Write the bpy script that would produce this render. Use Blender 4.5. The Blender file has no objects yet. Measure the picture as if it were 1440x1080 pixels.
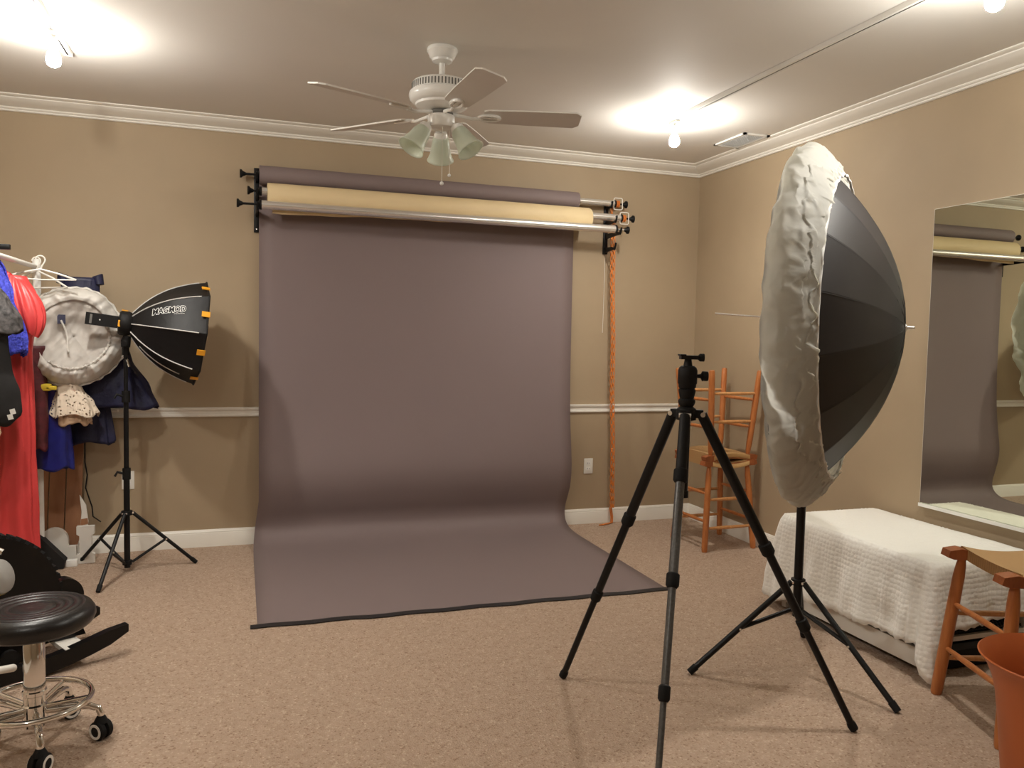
import bpy, bmesh, math, random
from mathutils import Vector, Matrix, noise
PI = math.pi
C = bpy.context.scene.collection
scene = bpy.context.scene

# ------------------------------------------------------------------ camera, world, exposure
F_PX, YAW, PITCH, ROLL = 1117.17, 0.3290, -0.0597, 0.0211
cam_data = bpy.data.cameras.new('camera')
cam_data.sensor_width = 36.0
cam_data.lens = F_PX / 1440.0 * 36.0
cam_data.clip_start = 0.05
cam = bpy.data.objects.new('camera', cam_data)
C.objects.link(cam)
fw = Vector((math.sin(YAW)*math.cos(PITCH), math.cos(YAW)*math.cos(PITCH), math.sin(PITCH)))
rt = fw.cross(Vector((0, 0, 1))).normalized()
up = rt.cross(fw)
r2 = rt*math.cos(ROLL) + up*math.sin(ROLL)
u2 = up*math.cos(ROLL) - rt*math.sin(ROLL)
mw = Matrix((r2, u2, -fw)).transposed().to_4x4()
mw.translation = (-3.3758, -5.4659, 1.4066)
cam.matrix_world = mw
scene.camera = cam

world = bpy.data.worlds.new('world')
scene.world = world
world.use_nodes = True
world.node_tree.nodes['Background'].inputs[0].default_value = (0.02, 0.02, 0.022, 1)
world.node_tree.nodes['Background'].inputs[1].default_value = 0.2

BULB_STRENGTH = 450.0
BULB_COLOR = (1.0, 0.96, 0.885)
BEAM_W = 44.0
scene.view_settings.view_transform = 'Standard'
scene.view_settings.look = 'None'
scene.view_settings.gamma = 1.0
scene.view_settings.use_curve_mapping = False
scene.view_settings.exposure = 0.06

# ------------------------------------------------------------------ materials
def new_mat(name):
    m = bpy.data.materials.new(name)
    m.use_nodes = True
    return m, m.node_tree.nodes, m.node_tree.links, m.node_tree.nodes['Principled BSDF']

def mat(name, col, rough=0.5, metal=0.0, var=0.0, scale=20.0, bump=0.0, bscale=None, spec=None, sheen=0.0, stretch=None, coat=0.0):
    m, N, L, b = new_mat(name)
    b.inputs['Base Color'].default_value = (*col, 1)
    b.inputs['Roughness'].default_value = rough
    b.inputs['Metallic'].default_value = metal
    if spec is not None: b.inputs['Specular IOR Level'].default_value = spec
    if sheen: b.inputs['Sheen Weight'].default_value = sheen
    if coat: b.inputs['Coat Weight'].default_value = coat; b.inputs['Coat Roughness'].default_value = 0.15
    if var or bump:
        tc = N.new('ShaderNodeTexCoord'); mp = N.new('ShaderNodeMapping')
        L.new(tc.outputs['Object'], mp.inputs[0])
        if stretch: mp.inputs['Scale'].default_value = stretch
    if var:
        nz = N.new('ShaderNodeTexNoise'); nz.inputs['Scale'].default_value = scale; nz.inputs['Detail'].default_value = 4
        L.new(mp.outputs[0], nz.inputs['Vector'])
        rp = N.new('ShaderNodeValToRGB')
        rp.color_ramp.elements[0].position = 0.3; rp.color_ramp.elements[1].position = 0.7
        rp.color_ramp.elements[0].color = (*[c*(1-var) for c in col], 1)
        rp.color_ramp.elements[1].color = (*[min(1, c*(1+var)) for c in col], 1)
        L.new(nz.outputs['Fac'], rp.inputs[0]); L.new(rp.outputs[0], b.inputs['Base Color'])
    if bump:
        n2 = N.new('ShaderNodeTexNoise'); n2.inputs['Scale'].default_value = bscale or scale*3; n2.inputs['Detail'].default_value = 3
        L.new(mp.outputs[0], n2.inputs['Vector'])
        bp = N.new('ShaderNodeBump'); bp.inputs['Strength'].default_value = bump; bp.inputs['Distance'].default_value = 0.01
        L.new(n2.outputs['Fac'], bp.inputs['Height']); L.new(bp.outputs[0], b.inputs['Normal'])
    return m

def fabric(name, col, transl=0.3, rough=0.8, var=0.06, scale=15, bump=0.15, bscale=60, alpha=1.0):
    m, N, L, b = new_mat(name)
    tc = N.new('ShaderNodeTexCoord')
    nz = N.new('ShaderNodeTexNoise'); nz.inputs['Scale'].default_value = scale; nz.inputs['Detail'].default_value = 4
    L.new(tc.outputs['Object'], nz.inputs['Vector'])
    rp = N.new('ShaderNodeValToRGB')
    rp.color_ramp.elements[0].position = 0.3; rp.color_ramp.elements[1].position = 0.7
    rp.color_ramp.elements[0].color = (*[c*(1-var) for c in col], 1)
    rp.color_ramp.elements[1].color = (*[min(1, c*(1+var)) for c in col], 1)
    L.new(nz.outputs['Fac'], rp.inputs[0]); L.new(rp.outputs[0], b.inputs['Base Color'])
    b.inputs['Roughness'].default_value = rough
    b.inputs['Alpha'].default_value = alpha
    n2 = N.new('ShaderNodeTexNoise'); n2.inputs['Scale'].default_value = bscale
    L.new(tc.outputs['Object'], n2.inputs['Vector'])
    bp = N.new('ShaderNodeBump'); bp.inputs['Strength'].default_value = bump; bp.inputs['Distance'].default_value = 0.01
    L.new(n2.outputs['Fac'], bp.inputs['Height']); L.new(bp.outputs[0], b.inputs['Normal'])
    if transl:
        t = N.new('ShaderNodeBsdfTranslucent'); t.inputs[0].default_value = (*col, 1)
        mx = N.new('ShaderNodeMixShader'); mx.inputs[0].default_value = transl
        L.new(b.outputs[0], mx.inputs[1]); L.new(t.outputs[0], mx.inputs[2])
        L.new(mx.outputs[0], N['Material Output'].inputs[0])
    return m

def carpet_mat():
    m, N, L, b = new_mat('carpet_loop_pile')
    tc = N.new('ShaderNodeTexCoord')
    vo = N.new('ShaderNodeTexVoronoi'); vo.inputs['Scale'].default_value = 150
    L.new(tc.outputs['Object'], vo.inputs['Vector'])
    sep = N.new('ShaderNodeSeparateColor'); L.new(vo.outputs['Color'], sep.inputs[0])
    rp = N.new('ShaderNodeValToRGB'); e = rp.color_ramp.elements
    e[0].position = 0.0; e[0].color = (0.31, 0.205, 0.145, 1)
    e[1].position = 1.0; e[1].color = (0.60, 0.475, 0.36, 1)
    for p, c in ((0.08, (0.385, 0.27, 0.195)), (0.15, (0.455, 0.335, 0.25)), (0.85, (0.475, 0.355, 0.268)), (0.93, (0.53, 0.405, 0.31))):
        x = e.new(p); x.color = (*c, 1)
    L.new(sep.outputs[0], rp.inputs[0])
    nz = N.new('ShaderNodeTexNoise'); nz.inputs['Scale'].default_value = 24; nz.inputs['Detail'].default_value = 6; nz.inputs['Roughness'].default_value = 0.75
    L.new(tc.outputs['Object'], nz.inputs['Vector'])
    rp2 = N.new('ShaderNodeValToRGB')
    rp2.color_ramp.elements[0].position = 0.34; rp2.color_ramp.elements[0].color = (0.87, 0.86, 0.85, 1)
    rp2.color_ramp.elements[1].position = 0.62; rp2.color_ramp.elements[1].color = (1.0, 1.0, 1.0, 1)
    L.new(nz.outputs['Fac'], rp2.inputs[0])
    mx = N.new('ShaderNodeMix'); mx.data_type = 'RGBA'; mx.blend_type = 'MULTIPLY'; mx.inputs[0].default_value = 1
    L.new(rp.outputs[0], mx.inputs[6]); L.new(rp2.outputs[0], mx.inputs[7])
    L.new(mx.outputs[2], b.inputs['Base Color'])
    b.inputs['Roughness'].default_value = 0.95; b.inputs['Specular IOR Level'].default_value = 0.1
    bp = N.new('ShaderNodeBump'); bp.inputs['Strength'].default_value = 0.5; bp.inputs['Distance'].default_value = 0.006
    L.new(vo.outputs['Distance'], bp.inputs['Height']); L.new(bp.outputs[0], b.inputs['Normal'])
    return m

def minky_mat():
    m, N, L, b = new_mat('white_dotted_plush')
    tc = N.new('ShaderNodeTexCoord')
    vo = N.new('ShaderNodeTexVoronoi'); vo.inputs['Scale'].default_value = 46; vo.inputs['Randomness'].default_value = 0.35
    L.new(tc.outputs['Object'], vo.inputs['Vector'])
    nz = N.new('ShaderNodeTexNoise'); nz.inputs['Scale'].default_value = 160
    L.new(tc.outputs['Object'], nz.inputs['Vector'])
    ma = N.new('ShaderNodeMath'); ma.operation = 'MULTIPLY_ADD'; ma.inputs[1].default_value = 0.25
    L.new(nz.outputs['Fac'], ma.inputs[0])
    inv = N.new('ShaderNodeMath'); inv.operation = 'SUBTRACT'; inv.inputs[0].default_value = 1
    L.new(vo.outputs['Distance'], inv.inputs[1]); L.new(inv.outputs[0], ma.inputs[2])
    bp = N.new('ShaderNodeBump'); bp.inputs['Strength'].default_value = 0.30; bp.inputs['Distance'].default_value = 0.011
    L.new(ma.outputs[0], bp.inputs['Height']); L.new(bp.outputs[0], b.inputs['Normal'])
    b.inputs['Base Color'].default_value = (0.86, 0.84, 0.78, 1)
    b.inputs['Roughness'].default_value = 0.85
    b.inputs['Sheen Weight'].default_value = 0.3
    return m

def wood_mat(name, c1, c2, stretch=(30, 30, 3), rough=0.35):
    m, N, L, b = new_mat(name)
    tc = N.new('ShaderNodeTexCoord'); mp = N.new('ShaderNodeMapping'); mp.inputs['Scale'].default_value = stretch
    L.new(tc.outputs['Object'], mp.inputs[0])
    nz = N.new('ShaderNodeTexNoise'); nz.inputs['Scale'].default_value = 2; nz.inputs['Detail'].default_value = 5; nz.inputs['Distortion'].default_value = 0.6
    L.new(mp.outputs[0], nz.inputs['Vector'])
    rp = N.new('ShaderNodeValToRGB')
    rp.color_ramp.elements[0].position = 0.3; rp.color_ramp.elements[0].color = (*c1, 1)
    rp.color_ramp.elements[1].position = 0.7; rp.color_ramp.elements[1].color = (*c2, 1)
    L.new(nz.outputs['Fac'], rp.inputs[0]); L.new(rp.outputs[0], b.inputs['Base Color'])
    b.inputs['Roughness'].default_value = rough
    return m

def rush_mat():
    m, N, L, b = new_mat('woven_rush')
    tc = N.new('ShaderNodeTexCoord')
    wv = N.new('ShaderNodeTexWave'); wv.bands_direction = 'Y'; wv.inputs['Scale'].default_value = 45; wv.inputs['Distortion'].default_value = 0.8; wv.inputs['Detail'].default_value = 1
    L.new(tc.outputs['Object'], wv.inputs['Vector'])
    rp = N.new('ShaderNodeValToRGB')
    rp.color_ramp.elements[0].color = (0.36, 0.19, 0.07, 1); rp.color_ramp.elements[1].color = (0.58, 0.36, 0.15, 1)
    L.new(wv.outputs['Fac'], rp.inputs[0]); L.new(rp.outputs[0], b.inputs['Base Color'])
    bp = N.new('ShaderNodeBump'); bp.inputs['Strength'].default_value = 0.5; bp.inputs['Distance'].default_value = 0.004
    L.new(wv.outputs['Fac'], bp.inputs['Height']); L.new(bp.outputs[0], b.inputs['Normal'])
    b.inputs['Roughness'].default_value = 0.6
    return m

def lace_mat(name, col):
    m, N, L, b = new_mat(name)
    tc = N.new('ShaderNodeTexCoord')
    vo = N.new('ShaderNodeTexVoronoi'); vo.inputs['Scale'].default_value = 70
    L.new(tc.outputs['Object'], vo.inputs['Vector'])
    rp = N.new('ShaderNodeValToRGB'); rp.color_ramp.interpolation = 'CONSTANT'
    rp.color_ramp.elements[0].color = (0, 0, 0, 1); rp.color_ramp.elements[1].position = 0.33; rp.color_ramp.elements[1].color = (1, 1, 1, 1)
    L.new(vo.outputs['Distance'], rp.inputs[0]); L.new(rp.outputs[0], b.inputs['Alpha'])
    b.inputs['Base Color'].default_value = (*col, 1); b.inputs['Roughness'].default_value = 0.8
    return m

def emit_mat(name, col, strength):
    m, N, L, b = new_mat(name)
    b.inputs['Base Color'].default_value = (1, 1, 1, 1)
    b.inputs['Emission Color'].default_value = (*col, 1)
    b.inputs['Emission Strength'].default_value = strength
    return m

M = {}
M['wall'] = mat('tan_wall_paint', (0.385, 0.295, 0.192), 0.6, var=0.03, scale=3, bump=0.05, bscale=250, spec=0.35)
M['ceiling'] = mat('ceiling_paint', (0.80, 0.77, 0.72), 0.7, var=0.015, scale=2, spec=0.3)
M['trim'] = mat('cream_white_trim_paint', (0.84, 0.81, 0.74), 0.3)
M['carpet'] = carpet_mat()
M['white_plastic'] = mat('white_plastic', (0.80, 0.78, 0.72), 0.35)
M['white_enamel'] = mat('white_enamel', (0.87, 0.86, 0.82), 0.25)
M['blade'] = mat('white_fan_blade', (0.68, 0.64, 0.59), 0.4, var=0.02, scale=8)
M['blade_edge'] = mat('white_fan_blade_edge', (0.85, 0.83, 0.77), 0.4)
M['black'] = mat('black_powder_coat', (0.006, 0.006, 0.0065), 0.38, spec=0.3)
M['black_matte'] = mat('black_matte_plastic', (0.007, 0.0065, 0.0065), 0.6, spec=0.25)
M['black_rubber'] = mat('black_rubber', (0.009, 0.009, 0.009), 0.75, spec=0.25)
M['carbon'] = mat('dark_grey_carbon_tube', (0.075, 0.072, 0.068), 0.32, var=0.25, scale=120)
M['steel'] = mat('brushed_aluminium', (0.86, 0.85, 0.82), 0.27, 0.85)
M['chrome'] = mat('chrome', (0.82, 0.81, 0.79), 0.07, 1.0)
M['paper'] = mat('mauve_grey_paper', (0.218, 0.167, 0.163), 0.62, var=0.01, scale=3, spec=0.35)
M['cream_paper'] = mat('cream_paper', (0.76, 0.60, 0.35), 0.6, var=0.02, scale=6)
M['tape'] = mat('black_cloth_tape', (0.014, 0.011, 0.011), 0.6)
M['orange'] = mat('orange_plastic', (0.66, 0.20, 0.035), 0.45)
M['orange_metal'] = mat('orange_tab', (0.85, 0.38, 0.02), 0.5)
M['wood'] = wood_mat('orange_brown_turned_wood', (0.40, 0.125, 0.032), (0.52, 0.19, 0.055))
M['wood_light'] = wood_mat('pale_dowel_wood', (0.52, 0.24, 0.085), (0.64, 0.32, 0.125))
M['wood_dark'] = wood_mat('reddish_board_wood', (0.27, 0.075, 0.022), (0.36, 0.11, 0.035))
M['plank'] = wood_mat('brown_plank_wood', (0.27, 0.125, 0.06), (0.37, 0.18, 0.09), (10, 10, 1.5), 0.5)
M['rush'] = rush_mat()
M['terracotta'] = mat('terracotta_plastic', (0.45, 0.115, 0.030), 0.42, var=0.03, scale=5)
M['minky'] = minky_mat()
M['sock'] = fabric('white_diffusion_nylon', (0.88, 0.87, 0.80), 0.62, 0.6, 0.02, 6, 0.05, 60)
_N, _L = M['sock'].node_tree.nodes, M['sock'].node_tree.links
_nz = _N.new('ShaderNodeTexNoise'); _nz.noise_type = 'RIDGED_MULTIFRACTAL'; _nz.inputs['Scale'].default_value = 7.0; _nz.inputs['Detail'].default_value = 5; _nz.inputs['Distortion'].default_value = 0.7
_tc = _N.new('ShaderNodeTexCoord'); _L.new(_tc.outputs['Object'], _nz.inputs['Vector'])
_bp = _N.new('ShaderNodeBump'); _bp.inputs['Strength'].default_value = 0.9; _bp.inputs['Distance'].default_value = 0.03
_L.new(_nz.outputs['Fac'], _bp.inputs['Height'])
for _n in _N:
    if _n.type in ('BSDF_PRINCIPLED', 'BSDF_TRANSLUCENT'): _L.new(_bp.outputs[0], _n.inputs['Normal'])
M['umbrella'] = mat('black_umbrella_nylon', (0.020, 0.018, 0.019), 0.48, var=0.1, scale=4)
M['softbox'] = mat('black_ripstop_nylon', (0.007, 0.0065, 0.007), 0.5, bump=0.3, bscale=12, spec=0.28)
M['piping'] = mat('grey_reflective_piping', (0.55, 0.54, 0.52), 0.5)
M['leather'] = mat('black_vinyl', (0.012, 0.011, 0.011), 0.33, bump=0.06, bscale=200)
M['coral'] = fabric('coral_red_satin', (0.72, 0.065, 0.065), 0.15, 0.38, 0.05, 8, 0.08)
M['petticoat'] = fabric('white_petticoat_satin', (0.80, 0.77, 0.72), 0.3, 0.45, 0.05, 9, 0.15, 25)
M['petticoat_net'] = fabric('white_petticoat_net', (0.74, 0.70, 0.65), 0.4, 0.6, 0.1, 18, 0.3, 45)
M['navy'] = fabric('navy_chiffon', (0.010, 0.011, 0.045), 0.1, 0.5, 0.2, 10, 0.15)
M['navy_satin'] = fabric('bright_navy_satin', (0.014, 0.018, 0.15), 0.1, 0.3, 0.3, 9, 0.3, 20)
M['blue'] = fabric('cobalt_blue_feather', (0.07, 0.085, 0.62), 0.2, 0.8, 0.35, 60, 0.8, 90)
M['black_cloth'] = fabric('black_jersey', (0.008, 0.007, 0.007), 0.0, 0.85, 0.2, 20, 0.1)
M['black_lace'] = fabric('black_grey_lace', (0.055, 0.05, 0.05), 0.0, 0.6, 0.9, 45, 0.3)
M['maroon'] = fabric('maroon_velvet', (0.075, 0.008, 0.012), 0.0, 0.6, 0.4, 25, 0.2)
M['cream_satin'] = fabric('cream_satin', (0.66, 0.45, 0.29), 0.2, 0.4, 0.06, 12, 0.1)
M['lace'] = lace_mat('ivory_lace', (0.78, 0.66, 0.52))
M['yellow'] = mat('yellow_fabric', (0.62, 0.45, 0.03), 0.7)
M['grey_vinyl'] = mat('grey_vinyl', (0.34, 0.33, 0.31), 0.5)
M['black_gloss'] = mat('black_gloss_paint', (0.005, 0.0045, 0.0045), 0.3, spec=0.3)
M['white_paint'] = mat('white_painted_wood', (0.74, 0.71, 0.65), 0.45)
M['frost'] = None
M['bulb'] = emit_mat('lit_bulb_glass', BULB_COLOR, BULB_STRENGTH)
M['grille'] = mat('dark_slot', (0.16, 0.155, 0.14), 0.7)
M['white_mark'] = mat('white_print', (0.80, 0.80, 0.78), 0.6)
M['mesh_black'] = mat('black_wire_mesh', (0.02, 0.019, 0.018), 0.45)
m, N_, L_, b_ = new_mat('frosted_lamp_glass')
b_.inputs['Base Color'].default_value = (0.80, 0.84, 0.74, 1); b_.inputs['Roughness'].default_value = 0.35
t_ = N_.new('ShaderNodeBsdfTranslucent'); t_.inputs[0].default_value = (0.82, 0.86, 0.76, 1)
x_ = N_.new('ShaderNodeMixShader'); x_.inputs[0].default_value = 0.45
L_.new(b_.outputs[0], x_.inputs[1]); L_.new(t_.outputs[0], x_.inputs[2])
t2_ = N_.new('ShaderNodeBsdfTransparent'); t2_.inputs[0].default_value = (0.9, 0.95, 0.86, 1)
x2_ = N_.new('ShaderNodeMixShader'); x2_.inputs[0].default_value = 0.12
L_.new(x_.outputs[0], x2_.inputs[1]); L_.new(t2_.outputs[0], x2_.inputs[2])
L_.new(x2_.outputs[0], N_['Material Output'].inputs[0])
M['frost'] = m
m, N_, L_, b_ = new_mat('mirror_silver')
b_.inputs['Base Color'].default_value = (0.80, 0.84, 0.72, 1); b_.inputs['Metallic'].default_value = 1; b_.inputs['Roughness'].default_value = 0.0
M['mirror'] = m

# ------------------------------------------------------------------ mesh builder
class MB:
    def __init__(self):
        self.v, self.f = [], []
    def add(self, vs, fs):
        o = len(self.v); self.v += [Vector(p) for p in vs]; self.f += [tuple(i+o for i in q) for q in fs]; return self
    def box(self, lo, hi, bev=0.0):
        (x0, y0, z0), (x1, y1, z1) = lo, hi
        if bev <= 0:
            vs = [(x, y, z) for z in (z0, z1) for y in (y0, y1) for x in (x0, x1)]
            return self.add(vs, [(0, 2, 3, 1), (4, 5, 7, 6), (0, 1, 5, 4), (2, 6, 7, 3), (0, 4, 6, 2), (1, 3, 7, 5)])
        bm = bmesh.new(); bmesh.ops.create_cube(bm, size=1)
        for w in bm.verts:
            w.co = Vector(((x0+x1)/2+w.co.x*(x1-x0), (y0+y1)/2+w.co.y*(y1-y0), (z0+z1)/2+w.co.z*(z1-z0)))
        bmesh.ops.bevel(bm, geom=bm.edges[:], offset=bev, segments=2, affect='EDGES', profile=0.6)
        self.bm(bm); return self
    def bm(self, bm):
        bm.verts.index_update()
        self.add([w.co.copy() for w in bm.verts], [[w.index for w in fc.verts] for fc in bm.faces]); bm.free(); return self
    def obox(self, c, ax, ay, az):
        c, ax, ay, az = Vector(c), Vector(ax), Vector(ay), Vector(az)
        vs = [c+ax*i+ay*j+az*k for k in (-1, 1) for j in (-1, 1) for i in (-1, 1)]
        return self.add(vs, [(0, 2, 3, 1), (4, 5, 7, 6), (0, 1, 5, 4), (2, 6, 7, 3), (0, 4, 6, 2), (1, 3, 7, 5)])
    def tube(self, pts, rad, n=12, caps=True, closed=False):
        pts = [Vector(p) for p in pts]; K = len(pts)
        rad = [rad]*K if isinstance(rad, (int, float)) else rad
        prev = None; vs = []; fs = []
        for i, p in enumerate(pts):
            if closed: d = (pts[(i+1) % K]-pts[i-1])
            else: d = pts[min(i+1, K-1)]-pts[max(i-1, 0)]
            if d.length < 1e-9: d = Vector((0, 0, 1)) if prev is None else prev[2]
            d.normalize()
            if prev is None:
                a = d.cross(Vector((0, 0, 1)) if abs(d.z) < .9 else Vector((1, 0, 0))).normalized()
            else:
                a = prev[0]-d*prev[0].dot(d); a.normalize()
            b = d.cross(a); prev = (a, b, d)
            for k in range(n):
                t = 2*PI*k/n; vs.append(p+(a*math.cos(t)+b*math.sin(t))*rad[i])
        R = K if closed else K-1
        for i in range(R):
            j = (i+1) % K
            for k in range(n):
                fs.append((i*n+k, i*n+(k+1) % n, j*n+(k+1) % n, j*n+k))
        if caps and not closed:
            fs.append(tuple(reversed(range(n)))); fs.append(tuple((K-1)*n+k for k in range(n)))
        return self.add(vs, fs)
    def lathe(self, prof, o=(0, 0, 0), axis=(0, 0, 1), n=24, caps=True):
        ax = Vector(axis).normalized(); o = Vector(o)
        return self.tube_exact([o+ax*h for r, h in prof], [max(r, 1e-5) for r, h in prof], ax, n, caps)
    def tube_exact(self, pts, rad, ax, n, caps):
        a = ax.cross(Vector((0, 0, 1)) if abs(ax.z) < .9 else Vector((1, 0, 0))).normalized(); b = ax.cross(a)
        vs = []; fs = []; K = len(pts)
        for i, p in enumerate(pts):
            for k in range(n):
                t = 2*PI*k/n; vs.append(p+(a*math.cos(t)+b*math.sin(t))*rad[i])
        for i in range(K-1):
            for k in range(n):
                fs.append((i*n+k, i*n+(k+1) % n, (i+1)*n+(k+1) % n, (i+1)*n+k))
        if caps:
            fs.append(tuple(reversed(range(n)))); fs.append(tuple((K-1)*n+k for k in range(n)))
        return self.add(vs, fs)
    def ball(self, c, r, seg=14, ring=9, sc=(1, 1, 1)):
        c = Vector(c); vs = []; fs = []
        for i in range(ring+1):
            th = PI*i/ring
            for k in range(seg):
                ph = 2*PI*k/seg
                rr = max(math.sin(th), 1e-4)
                vs.append(c+Vector((r*sc[0]*rr*math.cos(ph), r*sc[1]*rr*math.sin(ph), r*sc[2]*math.cos(th))))
        for i in range(ring):
            for k in range(seg):
                fs.append((i*seg+k, (i+1)*seg+k, (i+1)*seg+(k+1) % seg, i*seg+(k+1) % seg))
        return self.add(vs, fs)
    def prism(self, outline, ex):
        """outline: list of 3-D points (planar polygon), ex: extrusion vector"""
        n = len(outline); ex = Vector(ex); vs = [Vector(p) for p in outline]; vs += [p+ex for p in vs]
        fs = [tuple(reversed(range(n))), tuple(range(n, 2*n))]
        for i in range(n): fs.append((i, (i+1) % n, n+(i+1) % n, n+i))
        return self.add(vs, fs)
    def grid(self, rows, closed=False):
        R, K = len(rows), len(rows[0]); vs = [p for r in rows for p in r]; fs = []
        for i in range(R-1):
            for k in range(K if closed else K-1):
                fs.append((i*K+k, i*K+(k+1) % K, (i+1)*K+(k+1) % K, (i+1)*K+k))
        return self.add(vs, fs)
    def build(self, name, material, parent=None, smooth=True, world=True, angle=40):
        off = Vector((0, 0, 0))
        if parent is not None and world:
            q = parent
            while q is not None: off = off+q.location; q = q.parent
        me = bpy.data.meshes.new(name)
        me.from_pydata([p-off for p in self.v], [], self.f)
        bm = bmesh.new(); bm.from_mesh(me); bmesh.ops.recalc_face_normals(bm, faces=bm.faces); bm.to_mesh(me); bm.free()
        me.materials.append(material)
        if smooth:
            me.polygons.foreach_set('use_smooth', [True]*len(me.polygons))
            me.set_sharp_from_angle(angle=math.radians(angle))
        me.update()
        ob = bpy.data.objects.new(name, me); C.objects.link(ob)
        if parent is not None: ob.parent = parent
        return ob

def tag(o, label, cat, group=None):
    o['label'] = label; o['category'] = cat
    if group: o['group'] = group
    return o
def thing(name, label, cat, loc, group=None, rotz=0):
    o = bpy.data.objects.new(name, None); o.empty_display_size = 0.1; C.objects.link(o)
    o.location = loc; o.rotation_euler = (0, 0, rotz)
    return tag(o, label, cat, group)
def struct(o):
    o['kind'] = 'structure'; return o
def copy_tree(o, parent=None):
    c = o.copy(); C.objects.link(c); c.parent = parent
    for ch in o.children: copy_tree(ch, c)
    return c
def lerp(a, b, t): return a+(b-a)*t
def V(*a): return Vector(a)
def solidify(ob, t, offset=-1.0, rim=True):
    md = ob.modifiers.new('thickness', 'SOLIDIFY'); md.thickness = t; md.offset = offset; md.use_rim = rim
    return ob
def interp(tab, x):
    if x <= tab[0][0]: return tab[0][1]
    for (a, va), (b, vb) in zip(tab, tab[1:]):
        if x <= b:
            t = (x-a)/(b-a); t = t*t*(3-2*t)*0.5+t*0.5
            return va+(vb-va)*t
    return tab[-1][1]

# ------------------------------------------------------------------ room
H = 2.74; XL = -5.08; YF = -7.2
struct(MB().box((XL-.1, YF-.1, -.1), (.1, .1, 0)).build('floor', M['carpet'], smooth=False))
struct(MB().box((XL-.1, YF-.1, H), (.1, .1, H+.1)).build('ceiling', M['ceiling'], smooth=False))
struct(MB().box((XL-.1, 0, 0), (.1, .1, H)).build('wall_back', M['wall'], smooth=False))
struct(MB().box((0, YF, 0), (.1, 0, H)).build('wall_right', M['wall'], smooth=False))
struct(MB().box((XL-.1, YF, 0), (XL, 0, H)).build('wall_left', M['wall'], smooth=False))
struct(MB().box((XL, YF-.1, 0), (0, YF, H)).build('wall_front', M['wall'], smooth=False))

CROWN = [(0, -.0745), (.013, -.0745), (.018, -.070), (.018, -.064), (.026, -.061), (.030, -.056), (.030, -.052), (.046, -.047), (.070, -.040), (.094, -.030), (.112, -.018), (.114, -.013), (.124, -.012), (.132, -.009), (.139, -.005), (.139, 0), (0, 0)]
BASE = [(0, 0), (.016, 0), (.016, .080), (.0145, .084), (.0145, .088), (.012, .090), (.012, .098), (.009, .103), (.006, .110), (.003, .1118), (0, .1118)]
RAIL = [(0, -.031), (.010, -.031), (.015, -.026), (.015, -.016), (.011, -.012), (.011, .006), (.015, .010), (.022, .016), (.024, .022), (.024, .029), (.014, .031), (0, .031)]
def moulding(prof, side, z, a, b):
    mb = MB()
    def P(d, h, end):
        if side == 'back': return V(end + (0 if abs(end) > .001 and abs(end-XL) > .001 else (d if end < -1 else -d)), -d, z+h)
        if side == 'right': return V(-d, end - (d if abs(end) < .001 else 0), z+h)
        if side == 'left': return V(XL+d, end - (d if abs(end) < .001 else 0), z+h)
    n = len(prof)
    A = [P(d, h, a) for d, h in prof]; B = [P(d, h, b) for d, h in prof]
    mb.add(A+B, [(i, (i+1) % n, n+(i+1) % n, n+i) for i in range(n)]+[tuple(range(n)), tuple(range(2*n-1, n-1, -1))])
    return mb
def trim(name, prof, side, z, a, b):
    struct(moulding(prof, side, z, a, b).build(name, M['trim'], smooth=True, angle=25))
trim('trim_1', CROWN, 'back', H, XL, 0); trim('trim_2', CROWN, 'right', H, 0, YF); trim('trim_3', CROWN, 'left', H, 0, YF)
trim('baseboard_back', BASE, 'back', 0, XL, 0); trim('baseboard_right', BASE, 'right', 0, 0, YF); trim('baseboard_left', BASE, 'left', 0, 0, YF)
trim('trim_4', RAIL, 'back', .8786, XL, 0)

# ------------------------------------------------------------------ track lighting
def track(x, label):
    t = thing('ceiling_light_track', label, 'light track', (x, -1.035, H), 'ceiling light tracks')
    MB().box((x-.018, -6.3, H-.022), (x-.004, -1.035, H)).box((x+.004, -6.3, H-.022), (x+.018, -1.035, H)).build('rail', M['white_enamel'], t, smooth=False)
    MB().box((x-.0045, -6.3, H-.0205), (x+.0045, -1.04, H-.001)).build('groove_shade', M['black_matte'], t, smooth=False)  # black strip stands in for the shadow gap between the rails
    MB().box((x-.019, -1.045, H-.024), (x+.019, -1.028, H), .003).build('end_cap', M['white_plastic'], t)
track(-.913, 'white light track on the ceiling beside the air vent')
track(-4.17, 'white light track on the ceiling above the hanging dresses')
def head_proto():
    t = thing('track_light', 'white spot with a bright bulb at the track end beside the air vent', 'lamp', (0, 0, 0), 'lit bulbs on the ceiling tracks')
    MB().box((-.017, -.045, -.036), (.017, .045, -.0225), .003).build('adapter', M['white_plastic'], t, world=False)
    MB().tube([(0, 0, -.034), (0, -.004, -.06), (0, -.006, -.074)], .0075, 10).build('stem', M['white_enamel'], t, world=False)
    MB().lathe([(.004, -.068), (.016, -.071), (.018, -.086), (.015, -.092)], (0, -.006, 0), n=16).build('socket', M['white_enamel'], t, world=False)
    MB().lathe([(.010, -.0925), (.014, -.098), (.024, -.115), (.030, -.135), (.031, -.15), (.026, -.165), (.014, -.174), (.001, -.177)], (0, -.006, 0), n=16).build('bulb', M['bulb'], t, world=False)
    return t
h0 = head_proto(); h0.location = (-.913, -1.17, H)
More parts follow.
